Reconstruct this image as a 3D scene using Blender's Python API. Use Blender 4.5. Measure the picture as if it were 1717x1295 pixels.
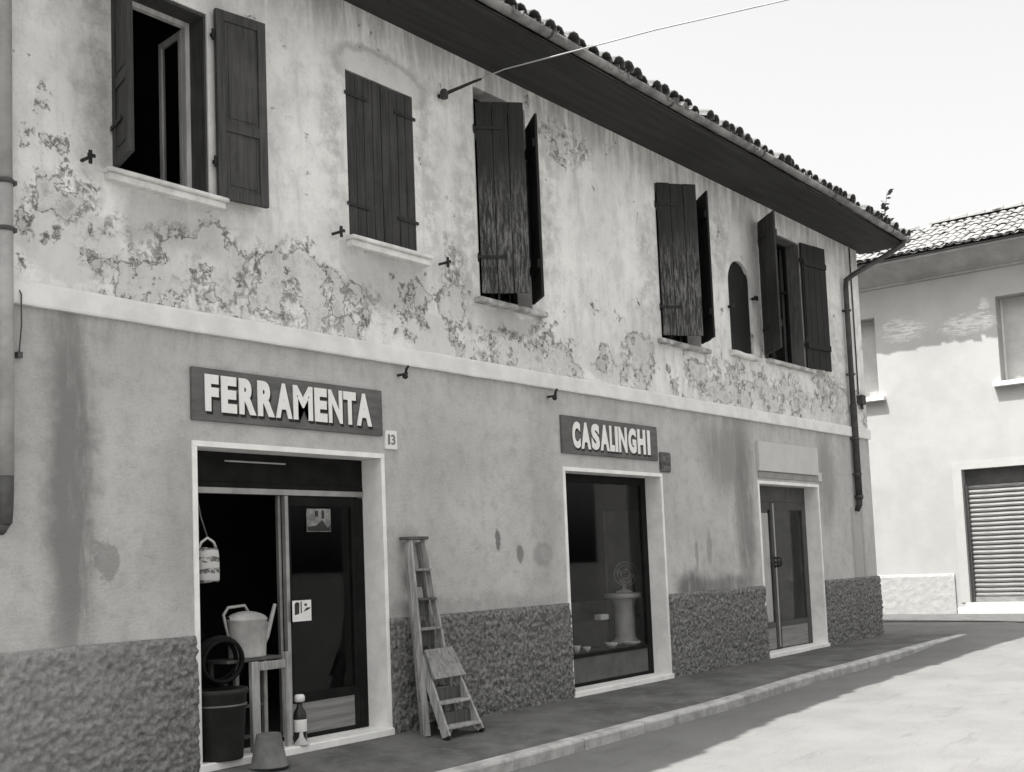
import bpy, math, random
from mathutils import Vector, Matrix, noise as mnoise
random.seed(7)
S = bpy.context.scene
for o in list(bpy.data.objects): bpy.data.objects.remove(o)
R = math.radians

# ------------------------------------------------------------------ camera
CAM = (-5.60403, -7.51691, 1.43611); YAW, PITCH, ROLL = 0.9157, 0.08263, -0.04052
FPX, CX, CY, PW = 1955.515, 12.897, 136.49, 1717.0
cam = bpy.data.cameras.new('camera'); camo = bpy.data.objects.new('camera', cam)
S.collection.objects.link(camo)
f = Vector((math.sin(YAW)*math.cos(PITCH), math.cos(YAW)*math.cos(PITCH), math.sin(PITCH)))
r0 = Vector((math.cos(YAW), -math.sin(YAW), 0)); u0 = r0.cross(f)
rr = math.cos(ROLL)*r0 + math.sin(ROLL)*u0; uu = -math.sin(ROLL)*r0 + math.cos(ROLL)*u0
M = Matrix((rr, uu, -f)).transposed().to_4x4(); M.translation = Vector(CAM)
camo.matrix_world = M
cam.sensor_width = 36; cam.sensor_fit = 'HORIZONTAL'; cam.lens = FPX*36/PW
cam.shift_x = -CX/PW; cam.shift_y = CY/PW
cam.clip_start = 0.05; cam.clip_end = 3000
S.camera = camo

# ------------------------------------------------------------------ sky, sun, exposure
SUNV = Vector((0.40, -0.20, -1.0)).normalized()      # the way the light travels
EL = math.asin(-SUNV.z); AZ = math.atan2(-SUNV.x, -SUNV.y)
W = bpy.data.worlds.new('World'); S.world = W; W.use_nodes = True
nt = W.node_tree; nt.nodes.clear()
sky = nt.nodes.new('ShaderNodeTexSky'); sky.sky_type = 'NISHITA'; sky.sun_disc = False
sky.sun_elevation = EL; sky.sun_rotation = AZ; sky.dust_density = 6.0; sky.air_density = 1.0; sky.ozone_density = 1.0
hsv = nt.nodes.new('ShaderNodeHueSaturation'); hsv.inputs['Saturation'].default_value = 0.0
bg = nt.nodes.new('ShaderNodeBackground'); bg.inputs['Strength'].default_value = 0.15
wo = nt.nodes.new('ShaderNodeOutputWorld')
nt.links.new(sky.outputs[0], hsv.inputs['Color']); nt.links.new(hsv.outputs[0], bg.inputs[0]); nt.links.new(bg.outputs[0], wo.inputs[0])
sl = bpy.data.lights.new('sun', 'SUN'); sl.energy = 4.9; sl.angle = R(0.6); sl.color = (1.0, 0.985, 0.96)
so = bpy.data.objects.new('sun', sl); S.collection.objects.link(so)
so.rotation_euler = SUNV.to_track_quat('-Z', 'Y').to_euler(); so.location = (-6, 4, 20)
S.view_settings.view_transform = 'Standard'; S.view_settings.look = 'None'
S.view_settings.gamma = 1.0; S.view_settings.use_curve_mapping = False
S.view_settings.exposure = 1.05
S.render.engine = 'CYCLES'
S.render.resolution_x = 1024; S.render.resolution_y = 772

# ------------------------------------------------------------------ materials
def tint(v): return (v, v*0.988, v*0.958, 1)
class NM:
    """a node material under construction"""
    def __init__(s, name, rough=0.85, metal=0.0, spec=0.3):
        s.m = bpy.data.materials.new(name); s.m.use_nodes = True
        s.t = s.m.node_tree; s.b = s.t.nodes['Principled BSDF']
        s.b.inputs['Roughness'].default_value = rough; s.b.inputs['Metallic'].default_value = metal
        s.b.inputs['Specular IOR Level'].default_value = spec
        s.tc = s.n('ShaderNodeTexCoord'); s.P = s.tc.outputs['Object']; s.bumps = []
    def n(s, t): return s.t.nodes.new(t)
    def l(s, a, b): s.t.links.new(a, b)
    def setin(s, sock, v):
        if hasattr(v, 'is_output'): s.l(v, sock)
        else: sock.default_value = v
    def math(s, op, a, b=0.0, c=None):
        x = s.n('ShaderNodeMath'); x.operation = op; s.setin(x.inputs[0], a); s.setin(x.inputs[1], b)
        if c is not None: s.setin(x.inputs[2], c)
        return x.outputs[0]
    def vm(s, op, a, b=None):
        x = s.n('ShaderNodeVectorMath'); x.operation = op; s.setin(x.inputs[0], a)
        if b is not None: s.setin(x.inputs[1], b)
        return x.outputs['Value'] if op == 'LENGTH' else x.outputs[0]
    def noise(s, scale, detail=4, rough=0.6, vec=None, stretch=None, out='Fac'):
        v = vec or s.P
        if stretch: v = s.vm('MULTIPLY', v, stretch)
        x = s.n('ShaderNodeTexNoise'); s.l(v, x.inputs['Vector']); x.inputs['Scale'].default_value = scale
        x.inputs['Detail'].default_value = detail; x.inputs['Roughness'].default_value = rough
        return x.outputs[out]
    def voro(s, scale, feature='F1', vec=None):
        x = s.n('ShaderNodeTexVoronoi'); x.feature = feature; s.l(vec or s.P, x.inputs['Vector']); x.inputs['Scale'].default_value = scale
        return x.outputs['Distance']
    def ramp(s, v, a, b, c=0.0, d=1.0):
        x = s.n('ShaderNodeMapRange'); x.interpolation_type = 'SMOOTHSTEP'; x.clamp = True
        s.l(v, x.inputs['Value'])
        for i, q in zip(('From Min', 'From Max', 'To Min', 'To Max'), (a, b, c, d)): x.inputs[i].default_value = q
        return x.outputs[0]
    def mix(s, fac, a, b):
        x = s.n('ShaderNodeMix'); x.data_type = 'RGBA'; s.setin(x.inputs[0], fac)
        s.setin(x.inputs[6], a if hasattr(a, 'is_output') else (tint(a) if isinstance(a, float) else a))
        s.setin(x.inputs[7], b if hasattr(b, 'is_output') else (tint(b) if isinstance(b, float) else b))
        return x.outputs[2]
    def bump(s, h, strength, dist):
        x = s.n('ShaderNodeBump'); x.inputs['Strength'].default_value = strength; x.inputs['Distance'].default_value = dist
        s.l(h, x.inputs['Height'])
        if s.bumps: s.l(s.bumps[-1], x.inputs['Normal'])
        s.bumps.append(x.outputs[0])
    def sep(s, v=None):
        x = s.n('ShaderNodeSeparateXYZ'); s.l(v or s.P, x.inputs[0]); return x.outputs
    def done(s, col):
        s.setin(s.b.inputs['Base Color'], col if hasattr(col, 'is_output') else tint(col))
        if s.bumps: s.l(s.bumps[-1], s.b.inputs['Normal'])
        return s.m

def simple(name, v, var=0.25, scale=8, rough=0.8, bump=0.15, bs=40, bd=0.004, metal=0.0, stretch=None, spec=0.3):
    m = NM(name, rough, metal, spec)
    n = m.noise(scale, 5, 0.65, stretch=stretch)
    c = m.mix(m.ramp(n, 0.3, 0.7), float(v*(1-var)), float(v*(1+var)))
    m.bump(m.noise(bs, 4, 0.6, stretch=stretch), bump, bd)
    return m.done(c)

def ell(m, warp, cx, cz, rx, rz, soft=0.25, sup=False):
    """blotch mask round (cx, cz) on a wall in the xz plane with an uneven edge"""
    v = m.vm('SUBTRACT', m.vm('ADD', m.P, warp), (cx, 0, cz))
    v = m.vm('MULTIPLY', v, (1/rx, 0, 1/rz))
    if sup:
        q = m.sep(v); d = m.math('MAXIMUM', m.math('ABSOLUTE', q[0]), m.math('ABSOLUTE', q[2]))
    else: d = m.vm('LENGTH', v)
    return m.ramp(d, 1.0-soft, 1.0+soft, 1.0, 0.0)

def warpv(m, amp, scale=3.0):
    w = m.vm('SUBTRACT', m.noise(scale, 5, 0.7, out='Color'), (0.5, 0.5, 0.5))
    return m.vm('MULTIPLY', w, (amp, 0, amp))

def make_upper():
    m = NM('old_lime_plaster', 0.92)
    n1 = m.noise(1.1, 6, 0.6); n2 = m.noise(5.0, 6, 0.7)
    st = m.noise(2.2, 5, 0.65, stretch=(3.2, 1, 0.35))
    c = m.mix(m.ramp(n1, 0.35, 0.65), 0.72, 0.85)
    c = m.mix(m.math('MULTIPLY', m.ramp(st, 0.50, 0.72), 0.34), c, 0.38)
    c = m.mix(m.math('MULTIPLY', m.ramp(n2, 0.46, 0.70), 0.34), c, 0.42)
    c = m.mix(m.math('MULTIPLY', m.ramp(m.noise(40, 5, 0.7), 0.5, 0.7), 0.2), c, 0.4)
    w = warpv(m, 0.5, 2.6); w2 = warpv(m, 0.22, 4.0)
    # rain streaks hanging down from the eaves, grime under the roof
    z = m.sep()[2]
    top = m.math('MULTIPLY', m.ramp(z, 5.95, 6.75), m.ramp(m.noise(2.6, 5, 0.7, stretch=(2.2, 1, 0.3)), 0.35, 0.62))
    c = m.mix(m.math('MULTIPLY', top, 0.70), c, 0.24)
    # worn zones under the sills
    for a in ((-0.12, 4.2, 0.48, 0.20), (2.26, 4.12, 0.52, 0.24), (4.1, 3.98, 0.45, 0.13)):
        c = m.mix(m.math('MULTIPLY', ell(m, w2, *a, 0.3, True), 0.62), c, 0.33)
    # repaired flat plaster
    for a in ((-1.0, 3.85, 0.42, 0.28), (2.85, 3.7, 0.42, 0.22), (6.0, 3.75, 0.5, 0.2), (2.25, 6.12, 0.62, 0.25)):
        c = m.mix(m.math('MULTIPLY', ell(m, w2, *a, 0.12), 0.75), c, 0.60)
    # edge of the patch over the second window
    e = ell(m, w2, 2.25, 6.12, 0.64, 0.27, 0.10); e2 = ell(m, w2, 2.25, 6.10, 0.58, 0.23, 0.10)
    c = m.mix(m.math('MULTIPLY', m.math('SUBTRACT', e, e2), 0.5), c, 0.25)
    # crumbled render: dark pitted specks in zones above the string course
    sp = m.noise(12.0, 10, 0.80); sp2 = m.noise(2.6, 5, 0.65)
    spk = m.math('MULTIPLY', m.ramp(sp, 0.48, 0.64), m.ramp(sp2, 0.40, 0.62))
    zone = None
    for a in ((0.75, 3.85, 1.35, 0.36), (-1.05, 4.25, 0.28, 0.2), (-0.6, 3.85, 0.12, 0.3), (4.45, 3.72, 0.85, 0.28), (6.65, 3.85, 0.3, 0.4),
              (8.9, 3.82, 1.0, 0.3), (10.8, 3.8, 0.9, 0.34), (12.7, 3.9, 0.9, 0.45), (5.3, 6.3, 0.5, 0.25), (3.2, 4.3, 0.22, 0.4)):
        q = ell(m, w, *a, 0.45); zone = q if zone is None else m.math('MAXIMUM', zone, q)
    dmg = m.math('MULTIPLY', spk, zone)
    fl = m.noise(2.1, 12, 0.66); low = m.ramp(z, 4.9, 3.6)
    t = m.math('ADD', fl, m.math('ADD', m.math('MULTIPLY', zone, 0.10), m.math('SUBTRACT', m.math('MULTIPLY', low, 0.085), 0.062)))
    lay = m.ramp(t, 0.585, 0.60); rim = m.math('SUBTRACT', m.ramp(t, 0.572, 0.585), m.ramp(t, 0.592, 0.612))
    near = m.math('SUBTRACT', m.ramp(t, 0.53, 0.575), m.ramp(t, 0.60, 0.66))
    brk = m.ramp(m.noise(5.5, 6, 0.7), 0.44, 0.60)
    c = m.mix(m.math('MULTIPLY', lay, 0.45), c, 0.50)
    c = m.mix(m.math('MULTIPLY', m.math('MULTIPLY', rim, brk), 0.34), c, 0.19)
    pit = m.math('MULTIPLY', m.math('MULTIPLY', m.ramp(m.noise(17, 9, 0.8), 0.48, 0.60), brk), near)
    c = m.mix(m.math('MULTIPLY', pit, 0.80), c, 0.14)
    c = m.mix(m.math('MULTIPLY', dmg, 0.45), c, 0.20)
    clump = m.math('MULTIPLY', m.ramp(m.noise(4.2, 9, 0.74), 0.52, 0.66), m.math('MAXIMUM', zone, m.math('MULTIPLY', low, 0.6)))
    c = m.mix(m.math('MULTIPLY', clump, 0.62), c, 0.24)
    # soft grey soiling, heavier beside the openings
    soil = m.ramp(m.noise(1.6, 8, 0.72, stretch=(1.5, 1, 0.8)), 0.45, 0.64)
    c = m.mix(m.math('MULTIPLY', soil, 0.30), c, 0.33)
    for a in ((-0.80, 5.3, 0.13, 0.9), (1.62, 5.3, 0.14, 0.9), (2.85, 5.4, 0.16, 0.9), (3.45, 5.0, 0.16, 1.0), (4.85, 5.5, 0.25, 1.0), (7.05, 5.0, 0.25, 0.9), (9.0, 5.9, 0.4, 0.6), (12.9, 4.4, 0.5, 1.0)):
        c = m.mix(m.math('MULTIPLY', m.math('MULTIPLY', ell(m, w, *a, 0.6), m.ramp(n2, 0.35, 0.6)), 0.45), c, 0.30)
    fine = m.ramp(m.noise(16, 6, 0.75), 0.60, 0.72)
    c = m.mix(m.math('MULTIPLY', m.math('MULTIPLY', fine, m.ramp(sp2, 0.4, 0.6)), 0.5), c, 0.25)
    dmg = m.math('MAXIMUM', dmg, m.math('MAXIMUM', pit, lay))
    m.bump(m.noise(3.0, 6, 0.6), 0.5, 0.03); m.bump(m.noise(45, 4, 0.6), 0.25, 0.006)
    m.bump(m.math('SUBTRACT', 1.0, dmg), 1.0, 0.02)
    return m.done(c)

def make_lower():
    m = NM('grey_render', 0.92)
    n1 = m.noise(0.9, 6, 0.6); n2 = m.noise(6, 6, 0.7)
    c = m.mix(m.ramp(n1, 0.35, 0.65), 0.45, 0.53)
    c = m.mix(m.math('MULTIPLY', m.ramp(n2, 0.42, 0.75), 0.45), c, 0.25)
    c = m.mix(m.math('MULTIPLY', m.ramp(m.noise(55, 4, 0.7), 0.45, 0.7), 0.25), c, 0.22)
    w = warpv(m, 0.35, 2.2); w2 = warpv(m, 0.12, 7)
    v = m.noise(2.0, 5, 0.7, stretch=(2.5, 1, 0.5))
    for a, k, t in (((-1.03, 2.15, 0.20, 1.45), 0.95, 0.20), ((8.95, 2.85, 0.75, 0.5), 0.75, 0.22), ((9.35, 2.0, 0.28, 1.1), 0.85, 0.19),
                    ((12.25, 2.6, 0.35, 0.75), 0.7, 0.22), ((7.75, 1.06, 0.4, 0.2), 0.8, 0.10), ((8.7, 1.05, 0.7, 0.14), 0.7, 0.13), ((-0.05, 1.9, 0.25, 0.7), 0.3, 0.22),
                    ((4.6, 2.2, 0.22, 1.2), 0.3, 0.22), ((3.3, 1.02, 1.8, 0.12), 0.4, 0.2), ((2.7, 2.6, 0.6, 0.6), 0.2, 0.25)):
        c = m.mix(m.math('MULTIPLY', m.math('MULTIPLY', ell(m, w, *a, 0.5), m.ramp(v, 0.22, 0.52)), k), c, t)
    # under the string course
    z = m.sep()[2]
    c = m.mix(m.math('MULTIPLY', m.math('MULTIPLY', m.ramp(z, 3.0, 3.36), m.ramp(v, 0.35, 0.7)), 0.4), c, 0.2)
    # chips
    wv = warpv(m, 0.35, 5.0); c = m.mix(m.math('MULTIPLY', ell(m, wv, -0.745, 1.57, 0.10, 0.14, 0.15), 0.6), c, 0.19)
    for a, k, t in (((3.765, 1.70, 0.045, 0.11), 0.8, 0.12), ((4.126, 1.55, 0.06, 0.09), 0.7, 0.13),
                    ((4.525, 1.53, 0.17, 0.13), 0.45, 0.17), ((4.58, 1.53, 0.10, 0.07), 0.6, 0.36), ((7.9, 1.45, 0.04, 0.2), 0.5, 0.16), ((8.25, 1.55, 0.07, 0.22), 0.4, 0.16)):
        c = m.mix(m.math('MULTIPLY', ell(m, w2, *a, 0.25), k), c, t)
    # filled channel under the right downpipe
    c = m.mix(m.math('MULTIPLY', ell(m, w2, 13.45, 1.55, 0.27, 0.6, 0.1, True), 0.5), c, 0.22)
    c = m.mix(m.math('MULTIPLY', ell(m, w2, 13.45, 1.55, 0.17, 0.6, 0.1, True), 0.6), c, 0.42)
    m.bump(m.noise(2.5, 5, 0.6), 0.4, 0.03); m.bump(m.noise(24, 6, 0.7, stretch=(0.8, 1, 1.6)), 0.7, 0.012)
    return m.done(c)

def make_plinth():
    m = NM('roughcast', 0.95)
    c = m.mix(m.ramp(m.noise(26, 5, 0.65), 0.36, 0.64), 0.09, 0.28)
    x = m.sep()[0]
    c = m.mix(m.math('MULTIPLY', m.ramp(x, 0.6, -1.5), 0.55), c, 0.42)
    c = m.mix(m.math('MULTIPLY', m.ramp(m.noise(1.4, 4, 0.6), 0.5, 0.7), 0.35), c, 0.13)
    m.bump(m.noise(45, 5, 0.75), 0.9, 0.02)
    return m.done(c)

def make_wood(name, a, b, peel=None, rough=0.75, spots=None):
    m = NM(name, rough)
    g = m.noise(9, 6, 0.7, stretch=(4, 4, 0.25)); l = m.noise(2.0, 4, 0.6)
    c = m.mix(m.ramp(g, 0.3, 0.7), a, b)
    c = m.mix(m.math('MULTIPLY', m.ramp(l, 0.45, 0.7), 0.4), c, b*1.5)
    if peel:
        pz = m.sep()[2]
        k = m.math('MULTIPLY', m.ramp(m.noise(12, 8, 0.8, stretch=(3.5, 3.5, 0.45)), 0.44, 0.62), m.ramp(pz, 1.55, 0.7))
        c = m.mix(m.math('MULTIPLY', k, 0.8), c, peel)
    m.bump(g, 0.5, 0.006)
    return m.done(c)

def make_road():
    m = NM('asphalt', 0.95, spec=0.15)
    c = m.mix(m.ramp(m.noise(1.2, 6, 0.65), 0.3, 0.7), 0.125, 0.155)
    c = m.mix(m.math('MULTIPLY', m.ramp(m.noise(70, 3, 0.7), 0.45, 0.75), 0.5), c, 0.21)
    c = m.mix(m.math('MULTIPLY', m.ramp(m.noise(3.2, 6, 0.65, stretch=(0.45, 1.8, 1)), 0.56, 0.70), 0.35), c, 0.08)
    m.bump(m.noise(90, 4, 0.7), 0.3, 0.005); m.bump(m.noise(3, 4, 0.5), 0.3, 0.02)
    return m.done(c)

def make_pave():
    m = NM('pavement_cement', 0.92, spec=0.2)
    c = m.mix(m.ramp(m.noise(1.6, 6, 0.65), 0.3, 0.7), 0.075, 0.15)
    c = m.mix(m.math('MULTIPLY', m.ramp(m.noise(5, 6, 0.7), 0.5, 0.7), 0.5), c, 0.20)
    m.bump(m.noise(50, 5, 0.7), 0.4, 0.008); m.bump(m.noise(4, 4, 0.5), 0.3, 0.02)
    return m.done(c)

def make_glass(name, tintv=0.85):
    m = bpy.data.materials.new(name); m.use_nodes = True; t = m.node_tree; t.nodes.clear()
    o = t.nodes.new('ShaderNodeOutputMaterial'); mx = t.nodes.new('ShaderNodeMixShader')
    lw = t.nodes.new('ShaderNodeLayerWeight'); pw = t.nodes.new('ShaderNodeMath'); pw.operation = 'POWER'; pw.inputs[1].default_value = 4.0
    fr = t.nodes.new('ShaderNodeMath'); fr.operation = 'MULTIPLY_ADD'; fr.inputs[1].default_value = 0.6; fr.inputs[2].default_value = 0.02
    t.links.new(lw.outputs['Facing'], pw.inputs[0]); t.links.new(pw.outputs[0], fr.inputs[0])
    tr = t.nodes.new('ShaderNodeBsdfTransparent'); tr.inputs[0].default_value = (tintv, tintv, tintv, 1)
    gl = t.nodes.new('ShaderNodeBsdfGlossy'); gl.inputs['Roughness'].default_value = 0.03; gl.inputs['Color'].default_value = (0.5, 0.5, 0.5, 1)
    t.links.new(fr.outputs[0], mx.inputs[0]); t.links.new(tr.outputs[0], mx.inputs[1]); t.links.new(gl.outputs[0], mx.inputs[2]); t.links.new(mx.outputs[0], o.inputs[0])
    return m

MU, ML, MP = make_upper(), make_lower(), make_plinth()
M_course = simple('painted_course', 0.72, 0.10, 3, 0.85, 0.3, 25, 0.006)
M_stone = simple('white_stone', 0.80, 0.10, 4, 0.6, 0.2, 40, 0.003)
M_sill = simple('pale_sill', 0.70, 0.18, 5, 0.75, 0.4, 25, 0.006)
M_sillold = simple('weathered_sill', 0.42, 0.45, 6, 0.85, 0.5, 20, 0.01)
M_shut = make_wood('shutter_wood', 0.022, 0.055)
M_shut2 = make_wood('panel_shutter_wood', 0.035, 0.075)
M_peel = make_wood('peeling_shutter_wood', 0.016, 0.03, 0.21)
M_dark = make_wood('dark_shutter_wood', 0.012, 0.022)
M_iron = simple('black_iron', 0.02, 0.4, 12, 0.6, 0.2)
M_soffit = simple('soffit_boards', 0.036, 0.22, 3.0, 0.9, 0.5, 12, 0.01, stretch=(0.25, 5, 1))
M_tile = simple('clay_tile', 0.16, 0.55, 2.2, 0.9, 0.4, 40, 0.006)
M_tile2 = simple('house_clay_tile', 0.20, 0.2, 2.2, 0.9, 0.4, 40, 0.006)  # one paler clay tone for the corner house roof
M_gut = simple('zinc_gutter', 0.21, 0.5, 3, 0.6, 0.2, 30, 0.004, 0.1)
M_pipe = simple('grey_pipe', 0.34, 0.2, 3, 0.5, 0.1, 30, 0.002)
M_pipe2 = simple('dark_pipe', 0.07, 0.4, 4, 0.6, 0.2)
M_cast = simple('cast_iron', 0.05, 0.4, 8, 0.7, 0.3)
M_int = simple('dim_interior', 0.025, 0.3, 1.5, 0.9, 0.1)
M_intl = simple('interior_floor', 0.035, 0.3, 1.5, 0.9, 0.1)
M_frame = simple('dark_metal_frame', 0.012, 0.3, 6, 0.7, 0.1, spec=0.08)
M_alu = simple('aluminium_trim', 0.32, 0.15, 6, 0.4, 0.1, metal=0.6)
M_kick = simple('kick_plate', 0.20, 0.25, 5, 0.55, 0.2, stretch=(0.3, 1, 6))
M_white = simple('white_paint', 0.74, 0.06, 4, 0.6, 0.1)
M_letter = simple('white_letter', 0.78, 0.06, 6, 0.6, 0.1)
M_black = simple('black_paint', 0.012, 0.2, 6, 0.6, 0.1)
M_sign = simple('grey_signboard', 0.115, 0.25, 5, 0.8, 0.3, 30, 0.004, stretch=(0.5, 1, 2))
M_blank = simple('blank_signboard', 0.52, 0.05, 3, 0.8, 0.2)
M_curt = simple('white_curtain', 0.78, 0.12, 5, 0.9, 0.3, 10, 0.01, stretch=(6, 1, 0.2))
M_oldwood = make_wood('old_ladder_wood', 0.13, 0.30)
M_oldwood2 = make_wood('stained_ladder_wood', 0.17, 0.42)
M_darkwood = make_wood('dark_tread_wood', 0.05, 0.11)
M_zincan = simple('galvanised_can', 0.36, 0.18, 6, 0.55, 0.15, 25, 0.003, 0.25)
M_tub = simple('dark_tub', 0.030, 0.25, 4, 0.7, 0.15, spec=0.15)
M_rub = simple('rubber_hose', 0.010, 0.3, 6, 0.7, 0.1, spec=0.1)
M_buck = simple('grey_bucket', 0.13, 0.25, 5, 0.65, 0.2)
M_kerb = simple('kerb_stone', 0.36, 0.30, 5, 0.9, 0.5, 35, 0.008)
M_rbwall = simple('cream_plaster', 0.37, 0.06, 1.2, 0.9, 0.3, 25, 0.006)
M_rbpl = simple('pale_roughcast', 0.34, 0.08, 9, 0.95, 0.4, 22, 0.01)
M_rbcor = simple('cornice_plaster', 0.30, 0.15, 2, 0.9, 0.2)
M_slat = simple('galvanised_slat', 0.18, 0.30, 5, 0.5, 0.15, metal=0.3, stretch=(1, 0.4, 3))
M_blind = simple('roller_blind', 0.46, 0.08, 4, 0.7, 0.1)
M_cloth = simple('off_white_enamel', 0.5, 0.15, 6, 0.5, 0.1)
M_leaf = simple('weed_leaf', 0.07, 0.3, 10, 0.7, 0.1)
M_card = simple('printed_card', 0.22, 0.45, 14, 0.7, 0.05)
M_print = simple('card_print', 0.03, 0.3, 12, 0.7, 0.05)
M_rope = simple('cord', 0.12, 0.2, 12, 0.9, 0.1)
M_glass = make_glass('shop_glass'); 
ROAD, PAVE = make_road(), make_pave()

# ------------------------------------------------------------------ mesh helpers
class MB:
    def __init__(s): s.v = []; s.f = []; s.sm = set()
    def quad(s, a, b, c, d): i = len(s.v); s.v += [a, b, c, d]; s.f.append((i, i+1, i+2, i+3)); return s
    def poly(s, pts): i = len(s.v); s.v += list(pts); s.f.append(tuple(range(i, i+len(pts)))); return s
    def hexa(s, p):   # 8 corners: bottom 4 ccw, top 4 ccw
        i = len(s.v); s.v += [tuple(q) for q in p]
        for q in ((3, 2, 1, 0), (4, 5, 6, 7), (0, 1, 5, 4), (1, 2, 6, 5), (2, 3, 7, 6), (3, 0, 4, 7)): s.f.append(tuple(i+k for k in q))
        return s
    def box(s, x0, x1, y0, y1, z0, z1):
        return s.hexa([(x0, y0, z0), (x1, y0, z0), (x1, y1, z0), (x0, y1, z0), (x0, y0, z1), (x1, y0, z1), (x1, y1, z1), (x0, y1, z1)])
    def cbox(s, x0, x1, y0, y1, z0, z1, c=0.006):   # box with chamfered long edges all round (26 faces collapsed to 3 rings)
        def ring(z, k): return [(x0+k, y0, z), (x1-k, y0, z), (x1, y0+k, z), (x1, y1-k, z), (x1-k, y1, z), (x0+k, y1, z), (x0, y1-k, z), (x0, y0+k, z)]
        def inset(z, k): return [(x0+2*k, y0+k, z), (x1-2*k, y0+k, z), (x1-k, y0+2*k, z), (x1-k, y1-2*k, z), (x1-2*k, y1-k, z), (x0+2*k, y1-k, z), (x0+k, y1-2*k, z), (x0+k, y0+2*k, z)]
        return s.loft([inset(z0, c), ring(z0+c, c), ring(z1-c, c), inset(z1, c)])
    def loft(s, rings, cap=True, close=True, smooth=False):
        i = len(s.v); n = len(rings[0])
        for r in rings: s.v += [tuple(p) for p in r]
        for k in range(len(rings)-1):
            for j in range(n if close else n-1):
                a = i+k*n+j; b = i+k*n+(j+1) % n
                if smooth: s.sm.add(len(s.f))
                s.f.append((a, b, b+n, a+n))
        if cap: s.f.append(tuple(i+j for j in reversed(range(n)))); s.f.append(tuple(i+(len(rings)-1)*n+j for j in range(n)))
        return s
    def bar(s, p, q, w, h, up=(0, 0, 1)):
        p, q = Vector(p), Vector(q); d = (q-p).normalized(); u = Vector(up); x = d.cross(u)
        if x.length < 1e-4: x = d.cross(Vector((0, 1, 0)))
        x.normalize(); y = x.cross(d)
        c = [(-w/2, -h/2), (w/2, -h/2), (w/2, h/2), (-w/2, h/2)]
        return s.loft([[p+x*a+y*b for a, b in c], [q+x*a+y*b for a, b in c]])
    def tube(s, pts, r, n=8, cap=True):
        pts = [Vector(p) for p in pts]; rings = []; x = None
        for k, p in enumerate(pts):
            d = (pts[min(k+1, len(pts)-1)]-pts[max(k-1, 0)]).normalized()
            if x is None:
                x = d.cross(Vector((0, 0, 1)))
                if x.length < 1e-3: x = d.cross(Vector((0, 1, 0)))
            x = (x-d*x.dot(d)).normalized(); y = d.cross(x); rk = r[k] if isinstance(r, (list, tuple)) else r
            rings.append([p+x*rk*math.cos(2*math.pi*j/n)+y*rk*math.sin(2*math.pi*j/n) for j in range(n)])
        return s.loft(rings, cap, smooth=True)
    def lathe(s, prof, c=(0, 0, 0), n=20, smooth=True, sx=1.0, sy=1.0):
        return s.loft([[(c[0]+r*sx*math.cos(2*math.pi*j/n), c[1]+r*sy*math.sin(2*math.pi*j/n), c[2]+z) for j in range(n)] for r, z in prof], True, smooth=smooth)
    def torus(s, c, Rr, r, ax, n=28, k=8):
        c = Vector(c); ax = Vector(ax).normalized(); a = ax.cross(Vector((0.1, 0.2, 1))).normalized(); b = ax.cross(a)
        rings = []
        for i in range(n+1):
            t = 2*math.pi*i/n; d = a*math.cos(t)+b*math.sin(t)
            rings.append([c+d*(Rr+r*math.cos(2*math.pi*j/k))+ax*r*math.sin(2*math.pi*j/k) for j in range(k)])
        return s.loft(rings, False, smooth=True)
    def mesh(s, name, mat):
        me = bpy.data.meshes.new(name); me.from_pydata([tuple(p) for p in s.v], [], s.f); me.materials.append(mat)
        for i in s.sm: me.polygons[i].use_smooth = True
        me.validate(); me.update(); return me
    def build(s, name, mat, parent=None):
        return link(name, s.mesh(name, mat), parent)
def link(name, data, parent=None):
    o = bpy.data.objects.new(name, data); S.collection.objects.link(o)
    if parent is not None: o.parent = parent
    return o
def empty(name, loc=(0, 0, 0), parent=None):
    o = link(name, None, parent); o.location = loc; o.empty_display_size = 0.1; return o
def tag(o, label=None, cat=None, group=None, kind=None):
    for k, v in (('label', label), ('category', cat), ('group', group), ('kind', kind)):
        if v: o[k] = v
    return o
def smooth(o):
    for p in o.data.polygons: p.use_smooth = True
    return o
def lerp(tab, x):
    if x <= tab[0][0]: return tab[0][1]
    for (a, b), (c, d) in zip(tab, tab[1:]):
        if x <= c: t = (x-a)/(c-a); t = t*t*(3-2*t); return b+(d-b)*t
    return tab[-1][1]

# ------------------------------------------------------------------ ground
KY0, KY1 = -1.30, -1.45      # kerb between pavement and road
def kerb_top(x): return lerp([(-6, -0.16), (1.4, -0.15), (5.1, -0.125), (8.8, -0.06), (13.5, -0.02), (18, -0.02)], x)
def pave_z(x, y):
    t = min(1, max(0, -y/1.3)); a = -0.045 if x < 11 else -0.045+0.02*min(1, (x-11)/3)
    return a+(kerb_top(x)-a)*t
def road_kerb(x): return kerb_top(x)-lerp([(-6, 0.11), (10.5, 0.10), (14.2, 0.0), (18, 0.0)], x)
def road_far(x): return lerp([(-10, -0.42), (0, -0.38), (3.1, -0.31), (5.3, -0.19), (8.8, -0.11), (14, -0.07), (19.5, -0.01), (40, 0.0)], x)
def road_z(x, y):
    if x > 14.9 and y > -1.4: a = road_kerb(x)-0.005; return a+(0.0-a)*min(1, max(0, (x-14.9)/4))
    if y >= KY1: return road_kerb(x)
    t = min(1, (KY1-y)/0.8); return road_kerb(x)+(road_far(x)-road_kerb(x))*t
def axis(near, far, step): 
    a = [near[0]+i*step for i in range(int((near[1]-near[0])/step)+1)]
    return [-900, -300, -100, -40] + [v for v in (-20, -10) if v < near[0]] + a + [v for v in (28, 40) if v > near[1]] + [100, 300, 900]
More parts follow.
